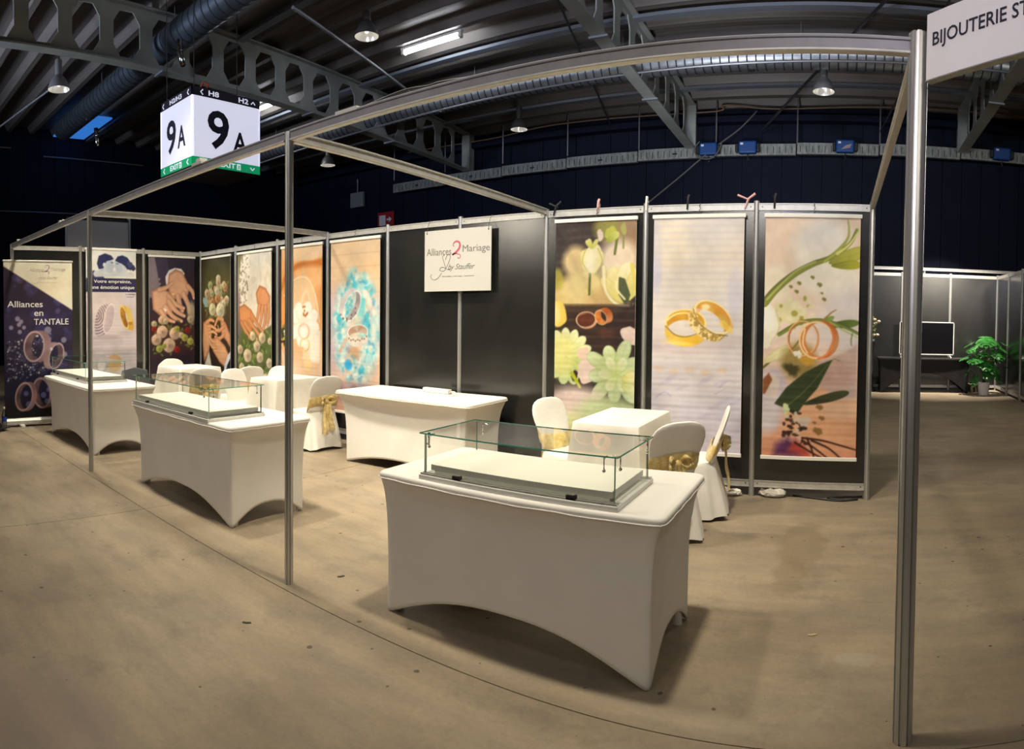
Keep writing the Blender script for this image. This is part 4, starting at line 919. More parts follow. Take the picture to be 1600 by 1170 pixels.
for k, (x, y, r) in enumerate([(.36, 1.16, .07), (.58, 1.18, .08), (.06, 1.36, .07), (.24, 1.44, .10), (.46, 1.30, .08), (.53, 1.45, .08), (.74, 1.52, .07), (.10, 1.62, .07), (.30, 1.66, .09), (.50, 1.66, .09), (.44, 1.86, .09), (.66, 1.74, .08), (.62, 1.92, .08), (.22, 1.9, .06), (.75, 1.22, .05)]): P.rose(x, y, r, (242, 230, 200), (214, 176, 130), k)
P.grain(5, .04); hang_banner(P, 1.095, BY, 0, 'printed banner with a bride in lace folding tanned hands over cream roses')

# --- 7: ring giving under a bouquet, dark background
P = Paint(.785, 2.0, 90, 240); P.vgrad([(0, (52, 46, 28)), (.5, (70, 66, 44)), (1.0, (72, 54, 36)), (1.5, (46, 30, 20)), (2, (30, 20, 16))])
P.blur(.4, .35, .3, .3, (90, 90, 60), .6)
for k in range(60): q = rs.rand(4); P.leaf(.10 + .6 * q[0], .38 + .6 * q[1], .13, .03, -PI / 2 + (q[2] - .5) * 4, (70, 84, 46), (120, 130, 76))
for k in range(40):
    q = rs.rand(4); a = q[0] * 6.28; r = math.sqrt(q[1]) * .28
    P.rose(.42 + r * math.cos(a) * 1.05, .58 + r * math.sin(a) * .95, .045 + .03 * q[2], [(240, 232, 200), (236, 206, 160), (222, 226, 190), (230, 180, 130), (244, 240, 226)][k % 5], [(190, 150, 100), (200, 140, 90), (150, 160, 90), (170, 100, 60), (206, 196, 150)][k % 5], k)
P.wob(.10, .66, .07, .07, (150, 176, 180), 4); P.rose(.30, .78, .10, (238, 236, 206), (196, 196, 140), 5); P.rose(.52, .80, .12, (244, 240, 214), (206, 200, 150), 6)
P.poly([(.04, 1.70), (.0, 2.0), (.36, 2.0), (.30, 1.72), (.2, 1.4)], (206, 200, 186), soft=.04)
SK, SKD = (222, 168, 126), (158, 96, 60)
P.hand([(.04, .98), (.16, .94), (.26, 1.02), (.28, 1.18), (.20, 1.42), (.06, 1.60), (.02, 1.3)], [[(.14, .98), (.24, .94), (.34, .96), .032], [(.18, 1.04), (.28, 1.04), (.40, 1.08), .032], [(.2, 1.14), (.32, 1.12), (.42, 1.16), .03]], SK, SKD)
P.hand([(.52, .90), (.66, .98), (.785, 1.16), (.785, 1.34), (.68, 1.24), (.56, 1.18)], [[(.58, .94), (.46, .92), (.38, 1.02), .034], [(.62, 1.04), (.50, 1.10), (.40, 1.10), .034], [(.62, 1.16), (.50, 1.22), (.38, 1.20), .032]], (214, 156, 116), SKD)
P.hand([(.24, 1.24), (.44, 1.20), (.66, 1.34), (.76, 1.48), (.66, 1.66), (.50, 1.58), (.32, 1.42)], [[(.36, 1.28), (.28, 1.26), (.22, 1.20), .034], [(.40, 1.36), (.30, 1.36), (.22, 1.28), .03]], (226, 172, 130), SKD)
P.poly([(.785, 1.40), (.72, 1.46), (.64, 1.60), (.60, 1.76), (.66, 1.74), (.70, 1.62), (.785, 1.52)], (232, 232, 240), soft=.01); P.poly([(.785, 1.50), (.70, 1.62), (.66, 1.74), (.60, 2.0), (.785, 2.0)], (26, 26, 40), soft=.01); P.stroke([(.44, 1.02), (.47, 1.06), (.44, 1.09)], .006, .006, (246, 226, 150))
P.grain(5, .05); hang_banner(P, .12, BY, 0, 'dark printed banner in the corner with ring-giving hands under a bouquet')

# --- 8 (left wall): man and woman hands stacked over a bouquet
P = Paint(.80, 2.0, 100, 250); P.vgrad([(0, (50, 42, 60)), (.8, (46, 36, 54)), (1.2, (60, 36, 44)), (1.6, (44, 26, 40)), (2, (70, 52, 66))])
P.poly([(.0, 0), (.10, 0), (.16, .28), (.22, .55), (.10, .62), (.0, .62)], (130, 118, 130), soft=.03); P.poly([(.10, 0), (.30, 0), (.36, .22), (.26, .46), (.18, .44)], (62, 54, 78), soft=.02)
for (x, y) in ((.175, .34), (.185, .41)): P.put(P.ell(x, y, .012, .016), (170, 160, 166))
P.poly([(.28, .30), (.34, .20), (.44, .16), (.56, .17), (.62, .24), (.60, .30), (.46, .22), (.36, .28), (.34, .42), (.29, .42)], (232, 228, 236), soft=.01)
SK, SKD = (222, 174, 146), (150, 98, 76)
P.hand([(.32, .42), (.34, .26), (.46, .18), (.58, .22), (.66, .36), (.72, .46), (.66, .62), (.44, .64), (.34, .56)], [[(.40, .58), (.40, .70), (.44, .78), .045], [(.50, .60), (.54, .74), (.58, .82), .045], [(.60, .56), (.68, .72), (.70, .84), .045], [(.68, .44), (.76, .52), (.79, .62), .038]], SK, SKD)
P.hand([(.04, .52), (.20, .46), (.36, .54), (.44, .66), (.42, .82), (.22, .92), (.06, .80)], [[(.18, .50), (.30, .46), (.39, .40), .038], [(.34, .60), (.46, .72), (.60, .78), .042], [(.34, .68), (.46, .82), (.61, .90), .044], [(.28, .76), (.40, .90), (.56, .98), .042], [(.20, .82), (.30, .94), (.43, .99), .036]], (226, 178, 150), SKD)
P.put(P.ell(.27, .80, .034, .016, .5), (236, 232, 226)); P.put(P.ell(.28, .815, .014, .014), (255, 255, 255)); P.put(P.ell(.42, .56, .03, .012, .2), (240, 214, 160))
for k in range(50): q = rs.rand(4); P.leaf(.05 + .72 * q[0], .98 + .5 * q[1], .09, .026, q[2] * 6.3, (60, 62, 34), (124, 130, 62))
P.blur(.74, .85, .06, .14, (206, 190, 160), .8)
for k, (x, y, r, c) in enumerate([(.08, 1.02, .05, 1), (.22, .96, .07, 0), (.28, .98, .05, 1), (.72, .95, .06, 1), (.22, 1.14, .10, 0), (.12, 1.26, .09, 0), (.44, 1.17, .10, 0), (.34, 1.35, .115, 0), (.56, 1.20, .05, 1), (.48, 1.10, .05, 2), (.62, 1.24, .06, 2), (.72, 1.30, .06, 2), (.17, 1.40, .06, 2), (.48, 1.42, .055, 3), (.25, 1.36, .04, 2), (.08, 1.10, .045, 3), (.67, 1.12, .05, 3)]):
    P.rose(x, y, r, [(246, 222, 196), (240, 226, 200), (206, 206, 110), (196, 40, 40)][c], [(214, 160, 130), (190, 170, 120), (150, 160, 60), (110, 16, 24)][c], k)
P.grain(5, .05); hang_banner(P, .055, 2.105, PI / 2, 'dark printed banner with stacked hands above pink and white roses', 2.38)

# --- 9 (left wall): couple, two lines of text, fingerprint ring and gold ring
P = Paint(.80, 2.0, 110, 270); P.I[:] = (218, 206, 210)
P.put((P.Y < .42) * 1.0, (232, 232, 228)); P.put(((P.Y > .41) & (P.Y < .61)) * 1.0, (44, 44, 84)); P.put((P.Y > 1.45) * 1.0, (196, 186, 190)); P.put((np.sin(P.Y * 120) > .6) * (P.Y > 1.5), (182, 172, 180), .6)
NV = (44, 50, 92)
P.poly([(.02, .42), (.03, .34), (.12, .30), (.22, .34), (.30, .42)], (60, 64, 110), soft=.01); P.stroke([(.16, .35), (.34, .345), (.56, .345), (.74, .36)], .045, .035, (206, 212, 222), soft=.01); P.blur(.06, .35, .03, .04, (236, 236, 240), .9)
P.wob(.30, .20, .125, .125, (196, 204, 220), 2, .05); P.poly([(.17, .20), (.20, .09), (.30, .05), (.40, .08), (.44, .13), (.38, .15), (.33, .16), (.30, .20), (.27, .27), (.20, .28)], NV, soft=.008)
P.poly([(.40, .14), (.43, .20), (.455, .24), (.43, .27), (.42, .32), (.36, .33), (.30, .30)], (186, 196, 216), soft=.006); P.put(P.ell(.285, .215, .022, .03, .2), (214, 220, 230)); P.stroke([(.40, .18), (.425, .185)], .006, .004, NV)
P.wob(.57, .22, .115, .12, (200, 208, 222), 3, .05); P.poly([(.46, .15), (.50, .09), (.58, .07), (.66, .10), (.71, .17), (.74, .25), (.66, .28), (.62, .23), (.56, .19), (.50, .18)], NV, soft=.008)
P.wob(.735, .25, .05, .05, (50, 52, 90), 5, .35); P.wob(.70, .20, .05, .04, (70, 76, 120), 6, .3); P.poly([(.455, .15), (.45, .22), (.465, .25), (.475, .30), (.54, .33), (.58, .28), (.54, .19)], (190, 200, 220), soft=.006); P.stroke([(.485, .195), (.51, .20)], .005, .004, NV)
P.ring(.355, 1.00, .085, .23, .22, -.13, .03, (196, 178, 190), (206, 192, 200), (236, 226, 232), 18, .10)
E_ = np.zeros_like(P.X)
for k in range(19): E_ = np.maximum(E_, P.ell(.355 - .13 * k / 18, 1.0 + .03 * k / 18, .085, .23, .22))
E_ *= (1 - P.ell(.355, 1.0, .087, .235, .22)); dd = np.hypot((P.X - .16), (P.Y - .96) * .8); P.put(E_ * (np.sin(dd * 190) > .1), (120, 100, 116), .85)
P.blur(.33, 1.28, .16, .03, (190, 172, 180), .6); P.blur(.62, 1.22, .1, .02, (190, 172, 180), .5)
P.ring(.60, .985, .055, .185, -.28, .085, .02, (150, 96, 36), (226, 176, 70), (250, 220, 120), 16, .14)
P.poly([(.63, .82), (.71, .86), (.735, 1.05), (.66, 1.06)], (240, 206, 110), soft=.006); P.poly([(.66, 1.06), (.735, 1.05), (.735, 1.10), (.68, 1.10)], (196, 140, 50), soft=.005)
P.put(P.ell(.44, 1.66, .12, .13), (196, 162, 112)); P.put(P.ell(.24, 1.66, .10, .13), (170, 166, 172)); P.put(P.ell(.23, 1.68, .06, .09, 0, .02), (214, 210, 214))
P.grain(3, .05)
bn = hang_banner(P, .055, 1.085, PI / 2, 'printed banner with an embracing couple and the words Votre empreinte', 2.45)
text('Votre empreinte,', 1, bn, M_WHITETXT, (.42, -.004, -.495), width=.60, height=.062, bold=.008)
text('une émotion unique', 1, bn, M_WHITETXT, (.42, -.004, -.585), width=.70, height=.066, bold=.008)
text('le mariage', 1, bn, M_GREYTXT, (.70, -.004, -.66), width=.16, height=.03); text('unique', 1, bn, M_GREYTXT, (.70, -.004, -.70), width=.12, height=.03)

# --- shared company emblem (wording, swirled two, pen-drawn heart)
def emblem(parent, cx, cz, s, y, gm, pm_):
    """s = width of the whole wording"""
    text('Alliances', 1, parent, gm, (cx - .285 * s, y, cz - .035 * s), width=.40 * s, height=.095 * s, name='wording')
    text('Mariage', 1, parent, gm, (cx + .295 * s, y, cz - .035 * s), width=.41 * s, height=.115 * s, name='wording')
    mb = MB(); p = smooth_path([(-.040, .070), (-.058, .085), (-.045, .118), (-.005, .135), (.038, .118), (.050, .075), (.028, .030), (-.015, -.008), (-.068, -.035), (-.02, -.022), (.02, -.030), (.055, -.045), (.050, -.080), (.022, -.085), (.018, -.068)], 6)
    n = len(p); stroke_mesh(mb, [(cx + a * s, cz + b * s) for a, b in p], [s * (.008 + .020 * math.sin(PI * min(1, i / n * 1.25)) ** 2) for i in range(n)], y); mb.build('swirl_numeral', pm_, parent)
    mb = MB()
    for pts in ([(-.19, -.03), (-.225, -.06), (-.20, -.13), (-.17, -.20), (-.13, -.14), (-.10, -.06), (-.13, -.03), (-.165, -.06), (-.175, -.10)],
                [(-.17, -.20), (-.20, -.24), (-.27, -.23), (-.23, -.19), (-.12, -.23), (-.09, -.20)], [(-.40, -.28), (-.42, -.31), (-.38, -.35), (-.31, -.34), (-.24, -.27)]):
        stroke_mesh(mb, [(cx + a * s, cz + b * s) for a, b in smooth_path(pts, 6)], .007 * s, y)
    mb.build('pen_heart', gm, parent)
    text('by Stauffer', 1, parent, gm, (cx + .06 * s, y, cz - .25 * s), width=.42 * s, height=.095 * s, shear=.45, name='wording')
    text('fiançailles - mariage - naissance', 1, parent, gm, (cx + .02 * s, y, cz - .325 * s), width=.50 * s, height=.02 * s, name='wording')

# --- pull-up banner at the far left
P = Paint(.98, 2.16, 130, 290); P.vgrad([(0, (46, 30, 44)), (.8, (50, 40, 74)), (1.3, (36, 30, 60)), (1.8, (30, 26, 50)), (2.16, (8, 8, 12))])
for k in range(60):
    q = rs.rand(5); P.put(P.ell(.98 * q[0], .15 + 1.5 * q[1], .02 + .06 * q[2] ** 2, .02 + .06 * q[2] ** 2, 0, .015), [(76, 80, 160), (90, 84, 140), (66, 66, 120), (120, 110, 150)][k % 4], .15 + .4 * q[3])
for k in range(420):
    q = rs.rand(5); x = .04 + .62 * q[0] ** 1.3; y = .95 + .55 * q[1] + (.15 - .2 * x); P.put(P.ell(x, y, .004 + .012 * q[2] ** 3, .004 + .012 * q[2] ** 3, 0, .006), (226, 220, 226) if k % 3 else (6, 6, 10), .5 + .5 * q[3])
for (x, y, r) in ((.19, .78, .035), (.24, .82, .03), (.21, .86, .03), (.10, .90, .03), (.28, .90, .028), (.22, .96, .03), (.85, 1.08, .04), (.86, 1.28, .04), (.62, .94, .05)): P.put(P.ell(x, y, r, r, 0, .012), (186, 180, 206), .7)
P.ring(.42, 1.16, .15, .215, .12, .10, .0, (90, 70, 80), (158, 124, 132), (206, 176, 180), 16, .13) ; P.ring(.74, 1.30, .105, .19, .30, -.075, -.01, (90, 70, 80), (166, 130, 136), (214, 186, 188), 16, .14)
P.put(P.ell(.67, 1.20, .02, .022), (240, 236, 246)); P.ring(.52, 1.80, .13, .215, -.12, .08, -.01, (70, 54, 60), (130, 98, 100), (176, 140, 138), 14, .13); P.ring(.27, 1.84, .125, .20, .15, .06, .0, (70, 54, 60), (138, 104, 104), (190, 154, 150), 14, .14)
for (x, y, r) in ((.55, 1.83, .04), (.60, 1.92, .04), (.62, 1.76, .03), (.34, 1.95, .045), (.30, 1.80, .035), (.70, 2.02, .03)): P.put(P.ell(x, y, r, r, 0, .012), (130, 126, 176), .6)
P.poly([(-.02, -.02), (1.0, -.02), (1.0, .68), (-.02, .06)], (236, 228, 206), soft=.008)
P.grain(3, .03)
t = thing('pull_up_banner', 'dark pull-up banner reading Alliances en TANTALE at the left edge', 'banner', (.30, -.20, .04), PI / 2)
o = bpy.data.objects.new('printed_sheet', banner_mesh(P, 'printed_sheet', M_PRINT, .0002)); COL.objects.link(o); o.parent = t; o.location = (0, 0, 2.20)
MB().box(0, .98, .004, .006, .04, 2.20).build('sheet_back', M_BLACK, t)
MB().box(-.01, .99, -.012, .012, 2.19, 2.215).build('top_bar', M_RAIL, t, bevel=.004)
MB().prism([(-.06, -.005), (.07, -.005), (.06, .05), (.02, .075), (-.03, .07), (-.055, .04)], -.01, .99, 'x').build('base_housing', M_RAIL, t)
for xx in (.22, .80): MB().box(xx - .03, xx + .03, -.14, .12, -.04, -.005).build('foot', M_WHITE, t, bevel=.006)
MB().tube([(.49, .03, .05), (.49, .03, 2.2)], .008, 8).build('support_pole', M_ALU, t)
text('Alliances', 1, t, M_WHITETXT, (.05, -.004, 1.575), width=.50, height=.085, align='LEFT', bold=.01)
text('en', 1, t, M_WHITETXT, (.42, -.004, 1.455), width=.13, height=.06, align='LEFT', bold=.01)
text('TANTALE', 1, t, M_WHITETXT, (.42, -.004, 1.335), width=.50, height=.082, align='LEFT', bold=.01)
emblem(t, .62, 2.08, .52, -.004, new_mat('pale_grey_print', hexc(196, 190, 176), .6), new_mat('mauve_print', hexc(170, 140, 160), .6))

# --- company board
t = thing('company_board', 'white square board lettered Alliances 2 Mariage hung between bare black panels', 'sign', (4.475, D - .075, 1.745))
MB().box(0, .815, -.004, .004, 0, .625).build('board', M_PAPER, t)
emblem(t, .408, .395, .78, -.005, M_GREYTXT, M_PINK)
for hx in (.03, .785):
    MB().tube([(hx, -.008, .595), (hx, -.012, .60), (hx, -.002, .63), (hx, .02, .70), (hx, .05, H - 1.745 - .014), (hx, .09, H - 1.745 - .016)], .0028, 6).build('hook_wire', M_DARKMET, t)
    MB().prism([(hx + .007 * math.cos(a * PI / 5), .597 + .007 * math.sin(a * PI / 5)) for a in range(10)], -.006, -.004, 'y').build('eyelet', M_DARKMET, t)

# ================================================================== TABLES WITH STRETCH COVERS
def rrect(x0, x1, y0, y1, r, n):
    """n points per side (multiple), starting at the middle-left of the front edge corner; returns list of (x, y, side coordinate -1..1, side index)"""
    out = []
    sides = [((x0, y0), (x1, y0)), ((x1, y0), (x1, y1)), ((x1, y1), (x0, y1)), ((x0, y1), (x0, y0))]
    cx, cy = (x0 + x1) / 2, (y0 + y1) / 2
    for si, (a, b) in enumerate(sides):
        for k in range(n):
            t_ = .5 - .5 * math.cos(PI * k / n)
            x = a[0] + (b[0] - a[0]) * t_; y = a[1] + (b[1] - a[1]) * t_
            # round the corner
            for (px, qx) in (((x0, y0), 0), ((x1, y0), 1), ((x1, y1), 2), ((x0, y1), 3)):
                sx = 1 if px[0] == x0 else -1; sy = 1 if px[1] == y0 else -1
                ux, uy = (x - px[0]) * sx, (y - px[1]) * sy
                if ux < r and uy < r:
                    vx, vy = r - ux, r - uy; m = max(vx, vy, 1e-9); l = math.hypot(vx, vy); ux, uy = r - vx / l * m, r - vy / l * m
                    x, y = px[0] + sx * ux, px[1] + sy * uy
            out.append((x, y, t_ * 2 - 1, si))
    return out
def stretch_table(name, label, top, base, ztop, arch, mat=M_CLOTH, seed=1, group='tables under stretch covers', thk=.028):
    q = random.Random(seed)
    cx, cy = (base[0] + base[1]) / 2, (base[2] + base[3]) / 2
    t = thing(name, label, 'table', (cx, cy, 0), 0, group)
    T = [v - (cx if i < 2 else cy) for i, v in enumerate(top)]; B = [v - (cx if i < 2 else cy) for i, v in enumerate(base)]
    N = 26; A = rrect(*T, .05, N); Bo = rrect(*B, .022, N)
    rings = []
    def ring(z, f, ins=0.0, wav=0.0):
        r = []
        for i, (a, b) in enumerate(zip(A, Bo)):
            x = a[0] * f + b[0] * (1 - f); y = a[1] * f + b[1] * (1 - f); l = math.hypot(x, y); x -= x / l * ins; y -= y / l * ins
            r.append((x, y, z))
        return r
    def side_rows():
        rows = []; K = 30
        for k in range(K + 1):
            u = k / K; row = []
            for i, (a, b) in enumerate(zip(A, Bo)):
                sc = abs(a[2]); zb = arch * max(0.0, 1 - (sc / .965) ** 2.4) ** 1.15 * (1.0 if a[3] % 2 == 0 else .85)
                z = (ztop - thk) * (1 - u) + (zb + .004) * u
                dr = (ztop - thk - z)                        # drop below the table edge
                corner = sc ** 6
                f = math.exp(-dr / (.055 + .07 * corner))
                inw = .030 * math.sin(PI * min(1, dr / .62)) * (1 - sc ** 2) * .5   # cloth bows slightly inwards between the legs
                x = a[0] * f + b[0] * (1 - f); y = a[1] * f + b[1] * (1 - f)
                nx, ny = ((0, -1), (1, 0), (0, 1), (-1, 0))[a[3]]
                x -= nx * inw; y -= ny * inw
                # diagonal tension folds running from the upper corners
                fold = math.exp(-((sc - (.995 - dr * .42)) / .016) ** 2) * .005 * math.exp(-(dr - .16) ** 2 / .03)
                x += nx * fold; y += ny * fold
                row.append((x, y, z))
            rows.append(row)
        return rows
    rr = side_rows()[::-1]
    lip = []
    for (z, f, ins) in ((ztop - thk, 1, -.001), (ztop - thk + .004, 1, -.006), (ztop - thk * .5, 1, -.007), (ztop - .005, 1, -.003), (ztop, 1, .006), (ztop + .0005, 1, .03)): lip.append(ring(z, f, ins))
    allr = rr + lip
    m = MB().rings(allr, closed_top=True)
    c = m.build('stretch_cover', mat, t, smooth=True)
    mo = c.modifiers.new('sol', 'SOLIDIFY'); mo.thickness = .002; mo.offset = -1
    # piping seam round the table edge with small puckers
    s = MB(); pts = ring(ztop - thk + .001, 1, -.008)
    pts2 = []
    for i, p in enumerate(pts): pts2.append((p[0], p[1], p[2] + .003 * math.sin(i * 1.7) * q.random()))
    s.tube(pts2 + [pts2[0]], .0035, 5, cap=False); s.build('edge_seam', mat, t, smooth=True)
    for (x, y) in ((B[0], B[2]), (B[1], B[2]), (B[1], B[3]), (B[0], B[3])):
        sx = 1 if x < 0 else -1; sy = 1 if y < 0 else -1; x += sx * .04; y += sy * .055
        MB().tube([(x, y, 0), (x, y, ztop - .04)], .009, 8).build('leg', M_DARKMET, t); MB().lathe([(.024, 0), (.022, .03), (.012, .11)], 10, (x, y, 0)).build('foot_pocket', mat, t, smooth=True)
    return t
stretch_table('display_table', 'nearest large white stretch-covered table carrying the biggest glass case', (6.42, 7.86, .095, .86), (6.435, 7.80, .155, .80), .72, .165, seed=2)
stretch_table('display_table', 'white stretch-covered table with a glass case behind the middle front post', (3.40, 4.965, .20, .965), (3.48, 4.92, .255, .92), .72, .15, seed=3)
stretch_table('display_table', 'white stretch-covered table with a glass case at the far left', (.72, 2.38, .22, 1.00), (.88, 2.335, .27, .94), .72, .15, seed=4)
stretch_table('reception_table', 'white stretch-covered table without a case under the logo board', (3.88, 5.52, 2.25, 2.95), (3.97, 5.44, 2.33, 2.90), .725, .10, seed=5)

# ------------------------------------------------------------------ glass showcases
def showcase(x0, x1, y0, y1, zt, label, h=.25):
    w_, d_ = x1 - x0, y1 - y0
    t = thing('glass_showcase', label, 'display case', (x0, y0, zt), 0, 'glass showcases on the tables')
    MB().box(-.02, w_ + .02, -.02, d_ + .02, 0, .022).build('base_plate', M_BASEM, t, bevel=.003)
    MB().box(-.014, w_ + .014, -.014, -.004, .022, .030).box(-.014, w_ + .014, .006, .014, .022, .030).box(-.014, w_ + .014, d_ - .01, d_ + .014, .022, .030).build('slide_track', M_ALU, t)
    MB().box(.035, w_ - .035, .035, d_ - .03, .022, .040).build('plinth', M_TRAY, t)
    MB().box(.02, w_ - .02, .025, d_ - .015, .040, .068).build('display_tray', M_TRAY, t, bevel=.002)
    g0, g1 = .024, h; e = .006
    def pane(nm, x0_, x1_, y0_, y1_, z0_, z1_, edge):
        """clear sheet with its cut edges seen as a darker green line"""
        horiz = (z1_ - z0_) < .02
        if horiz: p = MB().quad((x0_, y0_, z1_), (x1_, y0_, z1_), (x1_, y1_, z1_), (x0_, y1_, z1_)).build(nm, M_GLASS, t)
        elif (y1_ - y0_) < .02: p = MB().quad((x0_, y0_, z0_), (x1_, y0_, z0_), (x1_, y0_, z1_), (x0_, y0_, z1_)).build(nm, M_GLASS, t)
        else: p = MB().quad((x1_, y0_, z0_), (x1_, y1_, z0_), (x1_, y1_, z1_), (x1_, y0_, z1_)).build(nm, M_GLASS, t)
        m = MB()
        if horiz:
            m.box(x0_, x1_, y0_ - .001, y0_ + .0005, z0_, z1_); m.box(x0_, x1_, y1_ - .0005, y1_ + .001, z0_, z1_); m.box(x0_ - .001, x0_ + .0005, y0_, y1_, z0_, z1_); m.box(x1_ - .0005, x1_ + .001, y0_, y1_, z0_, z1_)
        elif (y1_ - y0_) < .02: m.box(x0_ - .001, x0_ + .0005, y0_, y1_, z0_, z1_); m.box(x1_ - .0005, x1_ + .001, y0_, y1_, z0_, z1_)
        else: m.box(x0_, x1_, y0_ - .0005, y0_ + .001, z0_, z1_); m.box(x0_, x1_, y1_ - .001, y1_ + .0005, z0_, z1_)
        m.build('cut_edge', edge, p)
        return p
    pane('front_pane', 0, w_, 0, e, g0, g1, M_GLASSEDGE2); pane('back_pane', .008, w_ - .008, d_ - e, d_, g0, g1, M_GLASSEDGE2)
    pane('side_pane', 0, e, .008, d_, g0, g1, M_GLASSEDGE2); pane('side_pane', w_ - e, w_, .008, d_, g0, g1, M_GLASSEDGE2)
    pane('top_pane', -.018, w_ + .018, -.018, d_ + .012, h + .001, h + .007, M_GLASSEDGE)
    def peg_(x, y, dx, dy):
        MB().tube([(x + dx * .035, y + dy * .035, h - .004), (x, y, h - .004)], .004, 6).tube([(x, y, h - .001), (x, y, h - .050)], .003, 8).lathe([(.001, 0), (.006, .003), (.008, .008), (.006, .013), (.001, .016)], 10, (x, y, h - .064)).build('glass_clip', M_CHROME, t, smooth=True)
    for (x, y, dx, dy) in ((.035, -.008, 0, 1), (w_ - .045, -.008, 0, 1), (w_ + .008, .04, -1, 0), (w_ + .008, d_ - .05, -1, 0), (.06, d_ - .03, 1, 0), (-.008, .04, 1, 0)): peg_(x, y, dx, dy)
    for x in (.20 * w_, .80 * w_):
        MB().box(x - .02, x + .02, -.014, -.002, .024, .042).box(x + .018, x + .026, -.016, 0, .026, .046).build('slide_lock', M_BLACK, t)
    return t
sh1 = (6.81, 7.68, .13, .50)
showcase(6.69, 7.645, .135, .585, .721, 'largest nearest glass showcase with green edges and an empty white tray', .215)
showcase(3.47, 4.68, .215, .70, .721, 'glass showcase with an empty white tray left of the middle post', .235)
showcase(.66, 1.86, .36, .86, .721, 'small glass showcase on the far left table behind the left post', .235)

# power strip on the reception table
t = thing('power_strip', 'white power strip with a cable on the table below the logo board', 'power strip', (4.62, 2.80, .727), -.08)
MB().box(0, .34, -.03, .03, 0, .045).build('strip_body', M_WHITE, t, bevel=.008)
MB().tube(smooth_path([(.34, 0, .022), (.38, .0, .03), (.43, -.02, .02), (.45, -.06, .006), (.42, -.10, .006)]), .005, 6).build('power_cord', M_WHITE, t, smooth=True)

# ------------------------------------------------------------------ small tables with draped linen
def draped_table(x0, x1, y0, y1, z, rz, label, drop=.62, seed=1):
    cx, cy = (x0 + x1) / 2, (y0 + y1) / 2; t = thing('small_table', label, 'table', (cx, cy, 0), rz, 'small meeting tables')
    w_, d_ = (x1 - x0) / 2, (y1 - y0) / 2
    MB().box(-w_ + .01, w_ - .01, -d_ + .01, d_ - .01, z - .03, z - .006).build('tabletop', M_WHITE, t)
    for sx in (-1, 1):
        for sy in (-1, 1): MB().tube([(sx * (w_ - .05), sy * (d_ - .05), 0), (sx * (w_ - .05), sy * (d_ - .05), z - .03)], .014, 8).build('leg', M_DARKMET, t)
    q = random.Random(seed); ph = [q.random() * 6 for _ in range(8)]
    c = thing('tablecloth', label.replace('small meeting table', 'draped tablecloth').replace('under', 'over'), 'tablecloth', (cx, cy, 0), rz)
    bpy.data.objects.remove(c)
    N = 24; A = rrect(-w_, w_, -d_, d_, .02, N); rows = []
    K = 12
    for k in range(K + 1):
        u = k / K; r = []
        for i, (x, y, s, si) in enumerate(A):
            ang = math.atan2(y, x); l = math.hypot(x, y); nx, ny = x / l, y / l
            corner = abs(s) ** 5
            wv = (.010 * math.sin(s * 9 + ph[si]) + .008 * math.sin(s * 17 + ph[si + 4])) * u
            sp = (.018 + .10 * corner) * u + wv
            sd = ((0, -1), (1, 0), (0, 1), (-1, 0))[si]
            r.append((x + (sd[0] * (1 - corner) + nx * corner) * sp, y + (sd[1] * (1 - corner) + ny * corner) * sp, z - drop * u - .02 * corner * u))
        rows.append(r)
    rr = rows[::-1] + [[(x * .995, y * .995, z + .004) for (x, y, s, si) in A], [(x * .9, y * .9, z + .005) for (x, y, s, si) in A]]
    o = MB().rings(rr, closed_top=True).build('tablecloth', M_LINEN, None, smooth=True, loc=(cx, cy, 0), rot=(0, 0, rz))
    m = o.modifiers.new('sol', 'SOLIDIFY'); m.thickness = .002; m.offset = 1
    return t, o
def dt(x0, x1, y0, y1, z, rz, l1, l2, **k):
    t, o = draped_table(x0, x1, y0, y1, z, rz, l1, **k); tag(o, l2, 'tablecloth', 'linen cloths on the small tables')
dt(6.68, 7.18, 1.85, 2.66, .745, 0, 'small meeting table at the right under the greens and gold rings banners', 'draped cream tablecloth at the right between the three chairs', seed=3)
dt(.42, 1.08, 2.05, 2.72, .75, .0, 'small meeting table in the far left corner of the booth', 'draped cream tablecloth in the far corner below the ring-giving banner', seed=5)
dt(2.52, 3.02, 2.18, 2.86, .75, .0, 'small meeting table below the orange flower banner', 'draped cream tablecloth below the orange flower banner by the front post', seed=7)

